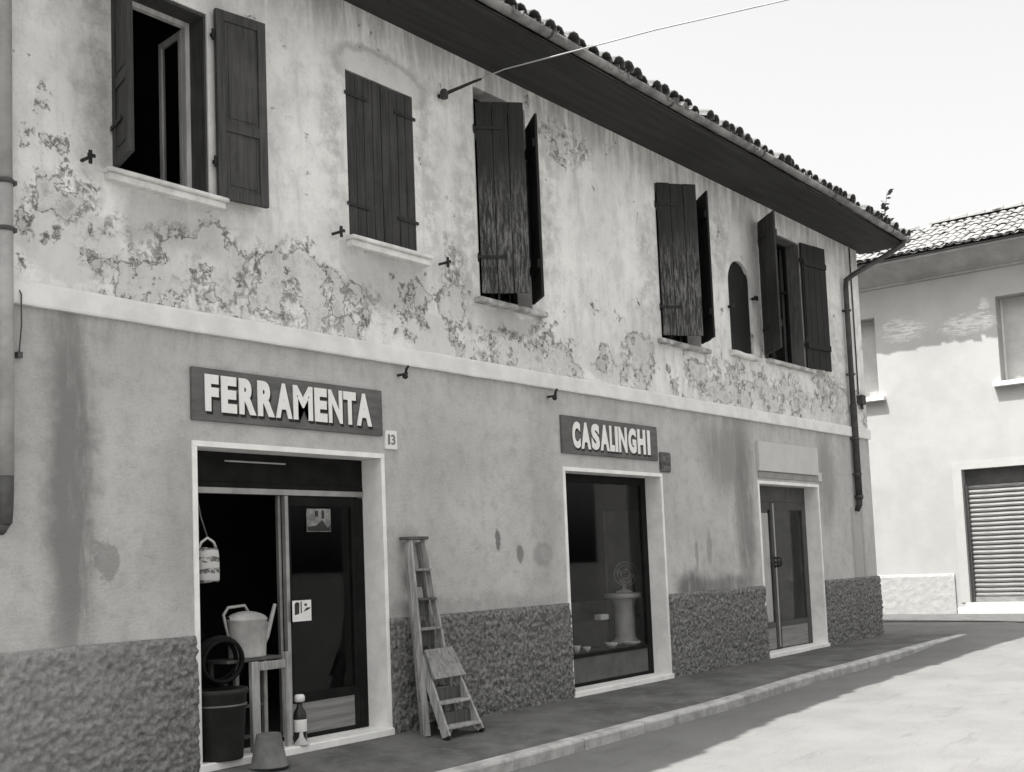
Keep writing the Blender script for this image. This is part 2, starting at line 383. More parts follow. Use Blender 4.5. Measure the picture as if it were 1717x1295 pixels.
xs = axis((-6, 22), None, 0.5); ys = [-900, -300, -100, -40, -20, -10, -6, -4, -3, -2.6, -2.25, -2.05, -1.85, -1.65, -1.45, -1.3, -0.6, 0, 1, 2, 4, 8, 16, 40, 100, 300, 900]
m = MB(); n = len(xs)
m.v = [(x, y, road_z(x, y)-(0.02 if (-1.44 < y and x < 14.9) else 0)+(0.006*mnoise.noise((x*1.3, y*2, 0)) if abs(x) < 25 and y < -1.5 else 0)) for y in ys for x in xs]
for j in range(len(ys)-1):
    for i in range(n-1): m.f.append((j*n+i, j*n+i+1, (j+1)*n+i+1, (j+1)*n+i))
tag(smooth(m.build('road', ROAD)), kind='structure')

m = MB(); px = [-6+i*0.35 for i in range(60)]; px = [x for x in px if x < 14.4]+[14.45]; py = [-1.30, -1.0, -0.7, -0.4, -0.2, 0.02]
n = len(px)
m.v = [(x, y, pave_z(x, y)+0.010*mnoise.noise((x*1.1, y*2.3, 3))) for y in py for x in px]
for j in range(len(py)-1):
    for i in range(n-1): m.f.append((j*n+i, j*n+i+1, (j+1)*n+i+1, (j+1)*n+i))
tag(smooth(m.build('pavement', PAVE)), kind='structure')

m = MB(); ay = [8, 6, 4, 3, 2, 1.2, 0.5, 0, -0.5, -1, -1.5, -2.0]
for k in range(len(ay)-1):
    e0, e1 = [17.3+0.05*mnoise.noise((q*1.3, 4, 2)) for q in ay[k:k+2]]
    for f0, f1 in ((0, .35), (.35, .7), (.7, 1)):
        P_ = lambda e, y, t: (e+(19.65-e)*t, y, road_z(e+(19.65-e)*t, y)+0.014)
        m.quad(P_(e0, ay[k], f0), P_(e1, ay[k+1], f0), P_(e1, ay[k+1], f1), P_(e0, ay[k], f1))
tag(m.build('side_shade_sheet', simple('painted_ground_shade', 0.085, 0.2, 3, 0.95, 0.4, 60, 0.006)), kind='structure')  # added dark sheet; its colour carries the grey shadow tone up to the house
kerb = tag(empty('kerb'), kind='structure')
x = -6.0
while x < 14.2:
    x1 = min(x+1.02+random.uniform(-0.03, 0.03), 14.25); g = 0.004; dy = random.uniform(-0.004, 0.004)
    m = MB(); rings = []
    for q in (x+g, (x+x1)/2, x1-g):
        a = kerb_top(q)+0.004; b = road_kerb(q)-0.05
        rings.append([(q, KY1+dy, b), (q, KY1+dy, a-0.025), (q, KY1+dy+0.008, a-0.008), (q, KY1+dy+0.028, a), (q, KY0+0.005, a), (q, KY0+0.005, b)])
    m.loft(rings); m.build('kerb_stone', M_kerb, kerb); x = x1

# ------------------------------------------------------------------ the long shop building
XL, XR, WT = -3.2, 14.2, 0.32
B = tag(empty('shop_building'), 'long two-storey old shop building with peeling plaster and dark shutters', 'building')

def wall_mesh(x0, x1, z0, z1, ops, y=0.0, depth=WT, mb=None):
    mb = mb or MB()
    X = sorted({x0, x1, *[v for o in ops for v in o[:2]]}); Z = sorted({z0, z1, *[v for o in ops for v in o[2:4]]})
    for a, b in zip(X, X[1:]):
        for c, d in zip(Z, Z[1:]):
            cx, cz = (a+b)/2, (c+d)/2
            if any(o[0] < cx < o[1] and o[2] < cz < o[3] for o in ops): continue
            mb.quad((a, y, c), (b, y, c), (b, y, d), (a, y, d))
    for a, b, c, d in [o[:4] for o in ops]:
        for p, q in (((a, c), (a, d)), ((a, d), (b, d)), ((b, d), (b, c)), ((b, c), (a, c))):
            mb.quad((p[0], y, p[1]), (q[0], y, q[1]), (q[0], y+depth, q[1]), (p[0], y+depth, p[1]))
    return mb
DOORS = [(0.0, 2.125), (4.951, 7.105), (9.772, 11.922)]; DT = 2.5
WIN = dict(w1=(-0.66, 0.22, 4.49, 6.02), w2=(1.775, 2.68, 4.48, 6.06), w3=(3.63, 4.53, 4.20, 6.47), w4=(7.29, 8.32, 4.24, 6.30), w5=(10.26, 11.70, 4.34, 6.36))
ARCH = (9.215, 9.925, 4.33, 5.68)
ZB0, ZB1, ZT = 3.356, 3.53, 6.74
mb = wall_mesh(XL, XR, ZB1-0.02, ZT, list(WIN.values())+[ARCH])
# arched corners of the little window
acx, ar = (ARCH[0]+ARCH[1])/2, (ARCH[1]-ARCH[0])/2; spr = ARCH[3]-ar
for sgn in (-1, 1):
    arc = [(acx+sgn*ar*math.cos(t*math.pi/2/8), spr+ar*math.sin(t*math.pi/2/8)) for t in range(9)]
    for p, q in zip(arc, arc[1:]):
        mb.poly([(acx+sgn*ar, 0, ARCH[3]), (p[0], 0, p[1]), (q[0], 0, q[1])] if sgn > 0 else [(acx+sgn*ar, 0, ARCH[3]), (q[0], 0, q[1]), (p[0], 0, p[1])])
        mb.quad((p[0], 0, p[1]), (q[0], 0, q[1]), (q[0], WT, q[1]), (p[0], WT, p[1]))
mb.build('upper_wall', MU, B)
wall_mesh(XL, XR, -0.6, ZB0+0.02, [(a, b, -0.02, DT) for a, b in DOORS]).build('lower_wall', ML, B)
# string course with a chamfered top
m = MB(); prof = [(0.02, ZB0), (-0.035, ZB0), (-0.04, ZB0+0.015), (-0.04, ZB1-0.03), (-0.02, ZB1-0.002), (0.02, ZB1)]
nx = 60; m.loft([[(XL+(XR+0.02-XL)*i/nx, y+0.004*mnoise.noise((i*0.7, y*9, z)), z+0.006*mnoise.noise((i*0.5, 2, z*3))) for y, z in prof] for i in range(nx+1)])
m.build('string_course', M_course, B)
# other walls, floors and the inside
m = MB(); m.box(XR-0.3, XR, WT+0.002, 7.0, -0.6, ZT+0.1); m.box(XL, XL+0.3, WT+0.002, 7.0, -0.6, ZT+0.1); m.box(XL+0.302, XR-0.302, 6.7, 7.0, -0.6, ZT+0.1)
m.build('side_wall', ML, B)
for xg in (XL, XR-0.3):
    m = MB(); m.loft([[(xq, -0.0, ZT+0.1), (xq, 7.0, ZT+0.1), (xq, 3.5, 8.2)] for xq in (xg, xg+0.3)]); m.build('gable_wall', MU, B)
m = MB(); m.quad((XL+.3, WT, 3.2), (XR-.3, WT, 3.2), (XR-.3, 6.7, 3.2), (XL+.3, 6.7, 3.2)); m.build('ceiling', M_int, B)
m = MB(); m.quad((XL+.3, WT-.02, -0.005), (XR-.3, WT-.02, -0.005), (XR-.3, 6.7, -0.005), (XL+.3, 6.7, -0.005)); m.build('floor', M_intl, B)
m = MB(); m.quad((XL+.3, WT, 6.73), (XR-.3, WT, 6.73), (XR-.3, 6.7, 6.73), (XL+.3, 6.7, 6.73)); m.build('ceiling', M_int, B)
m = MB()
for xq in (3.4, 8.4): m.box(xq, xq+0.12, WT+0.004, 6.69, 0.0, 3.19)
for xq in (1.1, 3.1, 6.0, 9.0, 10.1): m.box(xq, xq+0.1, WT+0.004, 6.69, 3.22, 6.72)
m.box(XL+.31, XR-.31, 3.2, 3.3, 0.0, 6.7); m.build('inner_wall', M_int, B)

# plinth: roughcast with real lumps, three lengths between the doors
def plinth_h(x): return 0.985+0.006*mnoise.noise((x*0.8, 0, 5))
for a, b in ((XL, -0.002), (DOORS[0][1]+0.002, DOORS[1][0]-0.002), (DOORS[1][1]+0.002, DOORS[2][0]-0.002), (DOORS[2][1]+0.002, XR+0.03)):
    st = 0.015; nx = int((b-a)/st); nz = 78; m = MB()
    for k in range(nz+1):
        for i in range(nx+1):
            x = a+(b-a)*i/nx; t = k/nz; z = -0.2+(plinth_h(x)+0.2)*t
            nn = mnoise.noise((x*17, z*20, 0.3)); n2 = mnoise.noise((x*33, z*36, 4.1)); n3 = mnoise.noise((x*3, z*3, 8))
            d = 0.045+0.024*(nn-0.6*abs(nn))+0.017*n2+0.008*n3
            e = min(1.0, (1-t)/0.03); d = 0.022+(d-0.022)*e
            m.v.append((x, -max(0.006, d), z))
    for k in range(nz):
        for i in range(nx): q = k*(nx+1)+i; m.f.append((q, q+1, q+nx+2, q+nx+1))
    base = len(m.v)
    for i in range(nx+1):
        x = a+(b-a)*i/nx; m.v.append((x, 0.004, plinth_h(x)+0.004))
    for i in range(nx): q = nz*(nx+1)+i; m.f.append((q, q+1, base+i+1, base+i))
    for side, sg in ((0, 1), (nx, -1)):   # end returns
        bb = len(m.v)
        for k in range(nz+1): p = m.v[k*(nx+1)+side]; m.v.append((p[0], 0.004, p[2]))
        for k in range(nz):
            q = k*(nx+1)+side; w = (k+1)*(nx+1)+side
            m.f.append((q, w, bb+k+1, bb+k) if sg > 0 else (w, q, bb+k, bb+k+1))
    smooth(m.build('plinth', MP, B))

# ------------------------------------------------------------------ roof, soffit, gutter
YE, ZE, PT = -0.74, 6.86, math.tan(R(20))
RXL, RXR = XL-0.2, 14.5
roof = MB()
def rz(y): return ZE+(y-YE)*PT
roof.loft([[(x, YE+0.02, ZE-0.03), (x, 3.5, rz(3.5)-0.03), (x, 7.74, ZE-0.03), (x, 7.74, ZE+0.0), (x, 3.5, rz(3.5)), (x, YE+0.02, ZE)] for x in (RXL, RXR)])
roof = roof.build('roof', M_tile, B)
m = MB(); nx = 40
def sag(x): return -0.05*max(0, (x-9)/5)**2+0.012*mnoise.noise((x*0.4, 1, 1))
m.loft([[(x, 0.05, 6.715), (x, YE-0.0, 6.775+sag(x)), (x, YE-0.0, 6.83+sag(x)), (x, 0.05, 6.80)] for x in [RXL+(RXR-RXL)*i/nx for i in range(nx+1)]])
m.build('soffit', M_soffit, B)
# half-round gutter in lengths
x = RXL
while x < RXR:
    x1 = min(x+2.45, RXR+0.06); m = MB(); rings = []
    for i in range(9):
        q = x+(x1-x)*i/8; zc = 6.895+sag(q)*1.15; dy = 0.006*mnoise.noise((q*1.7, 3, 3))
        prof = [(0.062*math.cos(t), 0.062*math.sin(t)) for t in [math.pi+math.pi*k/7 for k in range(8)]]
        inn = [(0.055*math.cos(t), 0.055*math.sin(t)) for t in [2*math.pi-math.pi*k/7 for k in range(8)]]
        rings.append([(q, YE-0.065+a+dy, zc+b) for a, b in prof+inn])
    m.loft(rings, smooth=True); g = m.build('gutter', M_gut, B)
    m = MB(); zc = 6.895+sag(x1)*1.15
    m.loft([[(xx, YE-0.065+0.067*math.cos(t), zc+0.067*math.sin(t)) for t in [math.pi+math.pi*k/7 for k in range(8)]] for xx in (x1-0.05, x1-0.015)], cap=False); m.build('joint_band', M_pipe2, g)
    x = x1
m = MB(); m.box(RXR+0.0, RXR+0.05, YE+0.03, 0.6, 6.80, 6.95); m.build('verge_board', M_soffit, B)

# clay tiles
def tile_mesh(name, mat, up=True, w=0.105, w2=0.085, L=0.44, t=0.014, hh=0.85):
    m = MB(); K = 5; rings = []
    for s_, ww in ((0, w if up else w2), (L, w2 if up else w)):
        out = [(ww*math.cos(math.pi*k/K), s_, (1 if up else -1)*ww*hh*math.sin(math.pi*k/K)) for k in range(K+1)]
        inn = [((ww-t)*math.cos(math.pi*k/K), s_, (1 if up else -1)*(ww-t)*hh*math.sin(math.pi*k/K)) for k in range(K, -1, -1)]
        rings.append(out+inn)
    m.loft(rings, cap=False)
    i = 0; n = 2*(K+1)
    for k in range(K): m.f.append((k, k+1, n-2-k, n-1-k))
    return m.mesh(name, mat)
TU, TD = tile_mesh('cover_tile', M_tile, w=0.115, w2=0.09), tile_mesh('pan_tile', M_tile, False)
def put_tiles(mesh_u, mesh_d, place, cols, rows, keep, parent, seed, rest_mat, jy=.03, jz=.008):
    """place(col, row, kind) -> matrix; the ones where keep() holds are objects, the others one joined mesh"""
    rnd = random.Random(seed); rest = MB(); cnt = 0
    for c in range(cols):
        for r in range(rows):
            for kind, me in (('u', mesh_u), ('d', mesh_d)):
                mt = place(c, r, kind)
                if mt is None: continue
                j = Matrix.Translation((rnd.uniform(-.012, .012), rnd.uniform(-jy, jy), rnd.uniform(-jz, jz*1.5))) @ Matrix.Rotation(rnd.uniform(-.06, .06), 4, 'Z') @ Matrix.Rotation(rnd.uniform(-.03, .03), 4, 'X')
                mt = mt @ j
                if keep(c, r, kind):
                    o = link('roof_tile', me, parent); o.matrix_local = mt; cnt += 1
                else:
                    i = len(rest.v); rest.v += [tuple(mt @ v.co) for v in me.vertices]
                    rest.f += [tuple(i+k for k in p.vertices) for p in me.polygons]
    if rest.v: tag(rest.build('roof_tiles', rest_mat, parent), kind='stuff')
    return cnt
SPC = 0.21; NC = int((RXR-RXL)/SPC)
def place_main(c, r, kind):
    x = RXL+0.12+c*SPC+(0 if kind == 'u' else SPC/2); s_ = r*0.36; y = YE-0.11+s_*math.cos(R(20)); z = rz(y)+(0.095 if kind == 'u' else 0.105)+sag(x)*1.0
    if y > 3.3: return None
    return Matrix.Translation((x, y, z)) @ Matrix.Rotation(R(20)-0.03, 4, 'X')
put_tiles(TU, TD, place_main, NC, 12, lambda c, r, k: c >= 24 and (r == 0 or (r == 1 and k == 'u') or (r == 2 and k == 'u')), roof, 3, M_tile, .055, .018)

# ------------------------------------------------------------------ windows and shutters of the building
def sill(x0, x1, z0, z1, out, mat, tiers=1, name='window_sill'):
    m = MB()
    if tiers == 2:
        h = (z1-z0); m.cbox(x0, x1, -out, 0.02, z0+h*0.62, z1, 0.008); m.cbox(x0+0.015, x1-0.015, -out+0.03, 0.02, z0, z0+h*0.615, 0.006)
    else:
        m.cbox(x0, x1, -out, 0.02, z0, z1, 0.01)
    return m.build(name, mat, B)
sill(-0.75, 0.345, 4.395, 4.485, 0.10, M_sill, 2)
sill(1.725, 2.815, 4.375, 4.475, 0.10, M_sill, 2)
sill(3.53, 4.70, 4.135, 4.195, 0.09, M_sillold)
sill(7.17, 8.46, 4.175, 4.235, 0.09, M_sillold)
sill(10.3, 11.95, 4.275, 4.335, 0.08, M_sillold)
m = MB()
m.loft([[(x, 0.01, 4.245), (x, -0.06+0.01*math.sin(i*1.7), 4.25+0.01*math.sin(i)), (x, -0.09+0.012*math.sin(i*2.1), 4.285), (x, -0.07, 4.32+0.008*math.sin(i*1.3)), (x, 0.01, 4.335)] for i, x in enumerate([9.14+0.86*k/8 for k in range(9)])], smooth=True)
m.build('window_sill', M_sill, B)

def shutter(hx, hz, w, h, phi, side, nplank, mat, hy=-0.02, panel=False, split=None):
    """side +1: hinged on the left jamb, leaf runs to +x when closed; phi opens it outward"""
    t = 0.03; m = MB()
    sx = side
    def bx(x0, x1, y0, y1, z0, z1, mb): mb.box(min(sx*x0, sx*x1), max(sx*x0, sx*x1), y0, y1, z0, z1)
    rot = -phi if side > 0 else phi
    if panel:
        sw = 0.075
        for a, b in ((0, sw), (w-sw, w)): bx(a, b, -0.02, 0.02, 0, h, m)
        for a, b in ((0, 0.09), (h*0.36, h*0.36+0.085), (h-0.085, h)): bx(sw+0.001, w-sw-0.001, -0.019, 0.019, a, b, m)
        root = m.build('shutter', mat, B)
        for a, b in ((0.09, h*0.36), (h*0.36+0.085, h-0.085)):
            p = MB(); bx(sw+0.002, w-sw-0.002, -0.006, 0.006, a+0.002, b-0.002, p); bx(sw+0.035, w-sw-0.035, -0.012, 0.012, a+0.035, b-0.035, p); p.build('shutter_panel', mat, root)
    else:
        for zz in (0.16*h, 0.82*h): bx(0.02, w-0.02, t/2+0.001, t/2+0.024, zz, zz+0.09, m)
        bx(0.03, 0.06, t/2+0.001, t/2+0.012, 0.25*h, 0.8*h, m)
        root = m.build('shutter', mat, B)
        pw = w/nplank
        for k in range(nplank):
            p = MB(); d = random.uniform(-0.003, 0.003); g = 0.0025
            p.cbox(min(sx*(k*pw+g), sx*((k+1)*pw-g)), max(sx*(k*pw+g), sx*((k+1)*pw-g)), -t/2+d, t/2+d*0.2, random.uniform(0, 0.012), h-random.uniform(0, 0.012), 0.004)
            p.build('plank', mat, root)
    for zz in (0.18*h, 0.85*h):      # strap hinges
        p = MB(); bx(-0.03, min(0.26, w*0.7), -t/2-0.012 if not panel else -0.03, -t/2-0.004 if not panel else -0.022, zz, zz+0.03, p)
        p.tube([(-sx*0.02, 0, zz-0.03), (-sx*0.02, 0, zz+0.06)], 0.012, 6); p.build('hinge', M_iron, root)
    root.location = (hx, hy, hz); root.rotation_euler = (0, 0, rot)
    return root
a = WIN['w1']; h1 = a[3]-a[2]
shutter(a[0], a[2]+0.01, 0.42, h1+0.06, R(108), 1, 3, M_shut, -0.03, True)
shutter(a[1]+0.045, a[2]-0.01, 0.46, h1+0.06, R(171), -1, 3, M_shut2, -0.05, True)
a = WIN['w2']
shutter(a[0]+0.005, a[2]+0.01, 0.445, a[3]-a[2]-0.02, 0, 1, 4, M_shut, 0.012)
shutter(a[1]-0.005, a[2]+0.01, 0.445, a[3]-a[2]-0.02, 0, -1, 4, M_shut, 0.012)
a = WIN['w3']; shutter(a[0]+0.005, a[2]+0.04, 0.51, a[3]-a[2]-0.21, R(43), 1, 3, M_peel); shutter(a[1]-0.005, a[2]+0.05, 0.45, a[3]-a[2]-0.27, R(50), -1, 3, M_dark)
a = WIN['w4']; shutter(a[0]+0.005, a[2]+0.04, 0.55, a[3]-a[2]-0.04, R(38), 1, 3, M_peel); shutter(a[1]-0.005, a[2]+0.05, 0.50, a[3]-a[2]-0.08, R(48), -1, 3, M_dark)
a = WIN['w5']; shutter(a[0]+0.005, a[2]+0.03, 0.62, a[3]-a[2]+0.01, R(133), 1, 4, M_shut); shutter(a[1]+0.02, a[2]+0.0, 0.70, a[3]-a[2]+0.02, R(171), -1, 4, M_dark, -0.03)
# arched leaf
m = MB(); N = 16
pts = [(ARCH[1], ARCH[2]), *[(acx+ar*math.cos(math.pi*k/N), spr+ar*math.sin(math.pi*k/N)) for k in range(N+1)], (ARCH[0], ARCH[2])]
m.loft([[(acx+(x-acx)*0.985, 0.05, z) for x, z in pts], [(acx+(x-acx)*0.985, 0.085, z) for x, z in pts]])
sh = m.build('arched_shutter', M_dark, B)
for k in range(4):
    p = MB(); x0 = ARCH[0]+0.02+k*0.1675; p.cbox(x0+0.003, x0+0.1645, 0.03, 0.049, ARCH[2]+0.01, spr+ar*math.sqrt(max(0, 1-((x0+0.084-acx)/ar)**2))-0.04, 0.004); p.build('plank', M_dark, sh)
for x, z in ((ARCH[0]-0.03, 4.95), (ARCH[1]+0.02, 5.18)):
    p = MB(); p.tube([(x, -0.06, z), (x, 0.03, z)], 0.022, 8); p.box(x-0.045, x+0.045, -0.085, -0.06, z-0.03, z+0.03); p.build('hinge', M_iron, sh)

# window frames behind the open shutters
def frame(x0, x1, z0, z1, y, mat, w=0.06):
    m = MB(); m.box(x0, x0+w, y, y+0.05, z0, z1); m.box(x1-w, x1, y, y+0.05, z0, z1); m.box(x0+w+.001, x1-w-.001, y+0.001, y+0.049, z1-w, z1); m.box(x0+w+.001, x1-w-.001, y+0.001, y+0.049, z0, z0+w)
    return m
M_wframe = simple('worn_white_frame', 0.55, 0.2, 5, 0.7, 0.2, stretch=(3, 3, 0.4))
for k, mt in (('w1', M_wframe), ('w2', M_wframe), ('w3', M_frame), ('w4', M_frame), ('w5', M_frame)):
    a = WIN[k]; w = frame(a[0]+.004, a[1]-.004, a[2]+.004, a[3]-.004, 0.20, mt).build('window', mt, B)
    if k == 'w1':   # casements swung into the room
        for hx, sx, ang in ((a[1]-0.065, 1, R(97)), (a[0]+0.065, -1, R(100))):
            c = MB(); ww, hh = 0.37, a[3]-a[2]-0.14
            for p0, p1 in ((0, 0.045), (ww-0.045, ww)): c.box(-p1 if sx > 0 else p0, -p0 if sx > 0 else p1, 0, 0.035, 0, hh)
            for q0, q1 in ((0, 0.06), (hh-0.05, hh)): c.box(-(ww-0.046) if sx > 0 else 0.046, -0.046 if sx > 0 else ww-0.046, 0.002, 0.033, q0, q1)
            o = c.build('casement', M_wframe, w); o.location = (hx, 0.26, a[2]+0.07); o.rotation_euler = (0, 0, -ang if sx > 0 else ang)
            # panes would be sub-sub-parts: they sit beside the casement
            g = MB(); g.box(-(ww-0.046) if sx > 0 else 0.046, -0.046 if sx > 0 else ww-0.046, 0.015, 0.019, 0.06, hh-0.05); go = g.build('pane', M_glass, w); go.location = o.location; go.rotation_euler = o.rotation_euler
    else:
        m = MB(); c = (a[0]+a[1])/2; m.box(c-0.04, c+0.04, 0.201, 0.249, a[2]+.066, a[3]-.066); m.box(a[0]+.066, c-0.042, 0.205, 0.245, a[2]+(a[3]-a[2])*.6, a[2]+(a[3]-a[2])*.6+.04); m.box(c+0.042, a[1]-.066, 0.205, 0.245, a[2]+(a[3]-a[2])*.6, a[2]+(a[3]-a[2])*.6+.04); m.build('mullion', mt, w)
        for p0, p1 in ((a[0]+.066, c-0.042), (c+0.042, a[1]-.066)):
            g = MB(); g.box(p0, p1, 0.222, 0.226, a[2]+.066, a[3]-.066); g.build('pane', M_glass, w)

a = WIN['w1']; m = MB(); m.box(a[1]-.022, a[1]-.002, .015, .198, a[2]+.004, a[3]-.026); m.box(a[0]+.002, a[0]+.022, .015, .198, a[2]+.004, a[3]-.026); m.box(a[0]+.002, a[1]-.002, .013, .199, a[3]-.025, a[3]-.002); m.build('reveal_lining', M_shut2, B)
a = WIN['w5']; m = MB(); m.box(a[1]-.03, a[1]-.002, -.01, .198, a[2]+.004, a[3]-.026); m.box(a[0]+.002, a[1]-.032, .013, .199, a[3]-.025, a[3]-.002); m.build('reveal_lining', make_wood('worn_lining_wood', 0.06, 0.13, 0.32), B)
# iron shutter stays and hooks on the wall
for x, z, d in ((-0.92, 4.50, 1), (1.56, 4.455, 1), (3.0, 4.44, 1), (2.352, 3.255, 0), (4.736, 3.262, 0)):
    m = MB(); m.tube([(x, 0.01, z), (x, -0.10, z-0.0), (x+0.012, -0.115, z+0.015)], 0.013, 6)
    if d: m.box(x-0.012, x+0.012, -0.122, -0.108, z-0.05, z+0.05); m.box(x-0.03, x+0.03, -0.135, -0.1225, z-0.005, z+0.02)
    else: m.tube([(x, -0.1, z), (x, -0.115, z+0.05), (x+0.03, -0.11, z+0.075)], 0.014, 6); m.lathe([(0.005, -0.05), (0.028, -0.035), (0.024, 0.0), (0.008, 0.01)], (x-0.005, -0.1, z), 8)
    m.build('wall_hook', M_iron, B)

# downpipes
m = MB(); m.tube([(-1.545, -0.075, 2.16), (-1.545, -0.075, 4.18)], 0.052, 14); p = m.build('downpipe', M_pipe, B)
m = MB(); m.tube([(-1.545, -0.075, 4.16), (-1.545, -0.075, 6.5), (-1.545, -0.3, 6.72), (-1.545, YE-0.05, 6.84)], 0.049, 14); m.build('upper_length', M_pipe, p)
m = MB(); m.tube([(-1.545, -0.07, 1.84), (-1.545, -0.075, 1.95), (-1.545, -0.075, 2.165)], [0.040, 0.046, 0.050], 12); m.tube([(-1.545, -0.07, 1.86), (-1.545, 0.01, 1.80)], 0.04, 10); m.build('cast_iron_shoe', M_pipe2, p)
for z in (4.16, 3.83, 5.6):
    m = MB(); m.tube([(-1.545, -0.075, z), (-1.545, -0.075, z+0.03)], 0.058, 14); m.box(-1.49, -1.47, -0.1, 0.01, z, z+0.03); m.build('bracket', M_pipe2, p)
m = MB(); m.tube([(-1.43, -0.02, 3.48), (-1.42, -0.055, 3.42), (-1.42, -0.055, 3.2), (-1.425, -0.03, 3.0)], 0.005, 6); m.box(-1.44, -1.405, -0.045, 0.0, 2.98, 3.02); m.build('cable', M_pipe2, B)

m = MB(); m.tube([(14.35, YE-0.065, 6.78), (14.33, YE-0.06, 6.70), (14.2, -0.5, 6.52), (13.6, -0.16, 6.16), (13.45, -0.08, 6.05), (13.42, -0.075, 5.9), (13.42, -0.075, 3.75)], 0.046, 10); p = m.build('downpipe', M_pipe2, B)
m = MB(); m.tube([(13.42, -0.075, 3.9), (13.42, -0.075, 2.35)], 0.058, 12); m.tube([(13.42, -0.075, 2.3), (13.42, -0.075, 2.36)], 0.07, 12); m.tube([(13.42, -0.075, 2.36), (13.42, -0.07, 2.2), (13.42, -0.02, 2.1)], [0.055, 0.05, 0.045], 12); m.build('cast_iron_shoe', M_cast, p)
for z in (5.5, 4.4, 3.3, 2.7):
    m = MB(); m.tube([(13.42, -0.075, z), (13.42, -0.075, z+0.03)], 0.068, 12); m.box(13.36, 13.38, -0.08, 0.01, z, z+0.03); m.build('bracket', M_pipe2, p)
m = MB(); m.tube([(13.83, -0.02, 6.70), (13.84, -0.018, 5.4), (13.83, -0.018, 4.12)], 0.012, 6); m.build('cable', M_pipe2, B)
m = MB(); m.cbox(13.78, 13.96, -0.10, 0.0, 3.94, 4.10, 0.01); m.tube([(13.87, -0.05, 3.86), (13.87, -0.05, 3.94)], 0.03, 8); m.build('junction_box', M_cast, B)

# ------------------------------------------------------------------ shop openings
for i, (a, b) in enumerate(DOORS):
    t = 0.045; d = WT-0.01
    m = MB(); m.box(a-0.0, a+t, -0.012, d, -0.045, DT-t); m.build('door_jamb', M_stone, B)
    m = MB(); m.box(b-t, b, -0.012, d, -0.045, DT-t); m.build('door_jamb', M_stone, B)
    m = MB(); m.box(a, b, -0.014, d, DT-t+.001, DT); m.build('door_lintel', M_stone, B)
    m = MB(); m.cbox(a-0.0, b+0.0, -0.045, d+0.02, -0.055, 0.012, 0.008); m.build('threshold', M_stone, B)

def bars(mb, lst):
    for q in lst: mb.box(*q)
    return mb
# first shop: sliding glazed door, left half open
a, b = DOORS[0]; a += 0.047; b -= 0.047; y = 0.24
m = MB(); bars(m, [(a, b, y, y+0.08, 2.21, DT-0.047), (a, a+0.05, y+.001, y+0.06, 0.014, 2.10), (b-0.10, b, y+.001, y+0.07, 0.014, 2.10)])
door = m.build('shop_door', M_frame, B)
m = MB(); m.box(a, b, y-0.012, y+0.055, 2.112, 2.16); m.build('transom_bar', M_alu, door)
m = MB(); m.box(a, b, y-0.004, y+0.05, 2.163, 2.207); m.build('transom_rail', M_frame, door)
m = MB(); m.box(0.5, 1.15, y-0.010, y-0.002, 2.375, 2.388); m.build('slot_light_strip', M_alu, door)  # pale strip standing in for a slit of light in the shutter box
mx = 1.10
m = MB(); bars(m, [(mx+0.038, mx+0.075, y+0.0, y+0.045, 0.05, 2.108)]); m.build('door_stile', M_alu, door)
m = MB(); bars(m, [(mx, mx+0.028, y+0.046, y+0.08, 0.05, 2.108)]); m.build('door_stile', M_alu, door)
m = MB(); bars(m, [(mx+.077, b-.102, y+.004, y+.04, 2.02, 2.108), (mx+.077, b-.102, y+.004, y+.04, 0.32, 0.40), (b-.165, b-.102, y+.003, y+.041, 0.014, 0.318), (b-.15, b-.102, y+.003, y+.041, 0.402, 2.018), (mx+.077, mx+.10, y+.004, y+.04, 0.402, 2.018), (mx+.077, b-.167, y+.004, y+.04, 0.014, 0.05)]); m.build('door_leaf', M_frame, door)
m = MB(); m.box(mx+.077, b-.167, y+0.006, y+0.03, 0.052, 0.318); m.build('kick_plate', M_kick, door)
m = MB(); m.box(mx+.101, b-.151, y+.018, y+.024, 0.402, 2.018); m.build('glass_pane', M_glass, door)
m = MB(); m.box(a+.051, a+.08, 0.62, 0.66, 0.02, 2.1); m.box(a+.1, 1.0, 1.2, 1.24, 0.9, 0.95); m.build('inner_rail', M_frame, door)
# printed cards on the glass
def card(x0, x1, z0, z1, yy, mat, tilt=0.0):
    m = MB(); m.box(x0, x1, yy, yy+0.004, z0, z1); return m.build('card', mat, None)
c = card(1.395, 1.68, 1.795, 2.0, y-0.0095+0.02, M_card); tag(c, 'small picture card stuck high on the glass shop door', 'card')
m = MB(); m.poly([(1.40, y+.0085, 1.84), (1.5, y+.0085, 1.85), (1.58, y+.0085, 1.90), (1.64, y+.0085, 1.83), (1.675, y+.0085, 1.86), (1.675, y+.0085, 1.80), (1.40, y+.0085, 1.80)]); m.build('picture', M_print, c)
m = MB(); m.quad((1.49, y+.0085, 1.93), (1.53, y+.0085, 1.93), (1.53, y+.0085, 1.98), (1.49, y+.0085, 1.98)); m.quad((1.57, y+.0085, 1.91), (1.60, y+.0085, 1.91), (1.60, y+.0085, 1.985), (1.57, y+.0085, 1.985)); m.build('picture', M_print, c)
c = card(1.172, 1.385, 1.02, 1.20, y-0.03, M_white); tag(c, 'white printed notice card by the shop door stile', 'card')
yy = y-0.0315
m = MB(); m.poly([(1.195, yy, 1.075), (1.245, yy, 1.085), (1.25, yy, 1.175), (1.235, yy, 1.185), (1.21, yy, 1.185), (1.195, yy, 1.17)]); m.poly([(1.262, yy, 1.09), (1.275, yy, 1.09), (1.275, yy, 1.19), (1.262, yy, 1.19)]); m.build('picture', M_print, c)
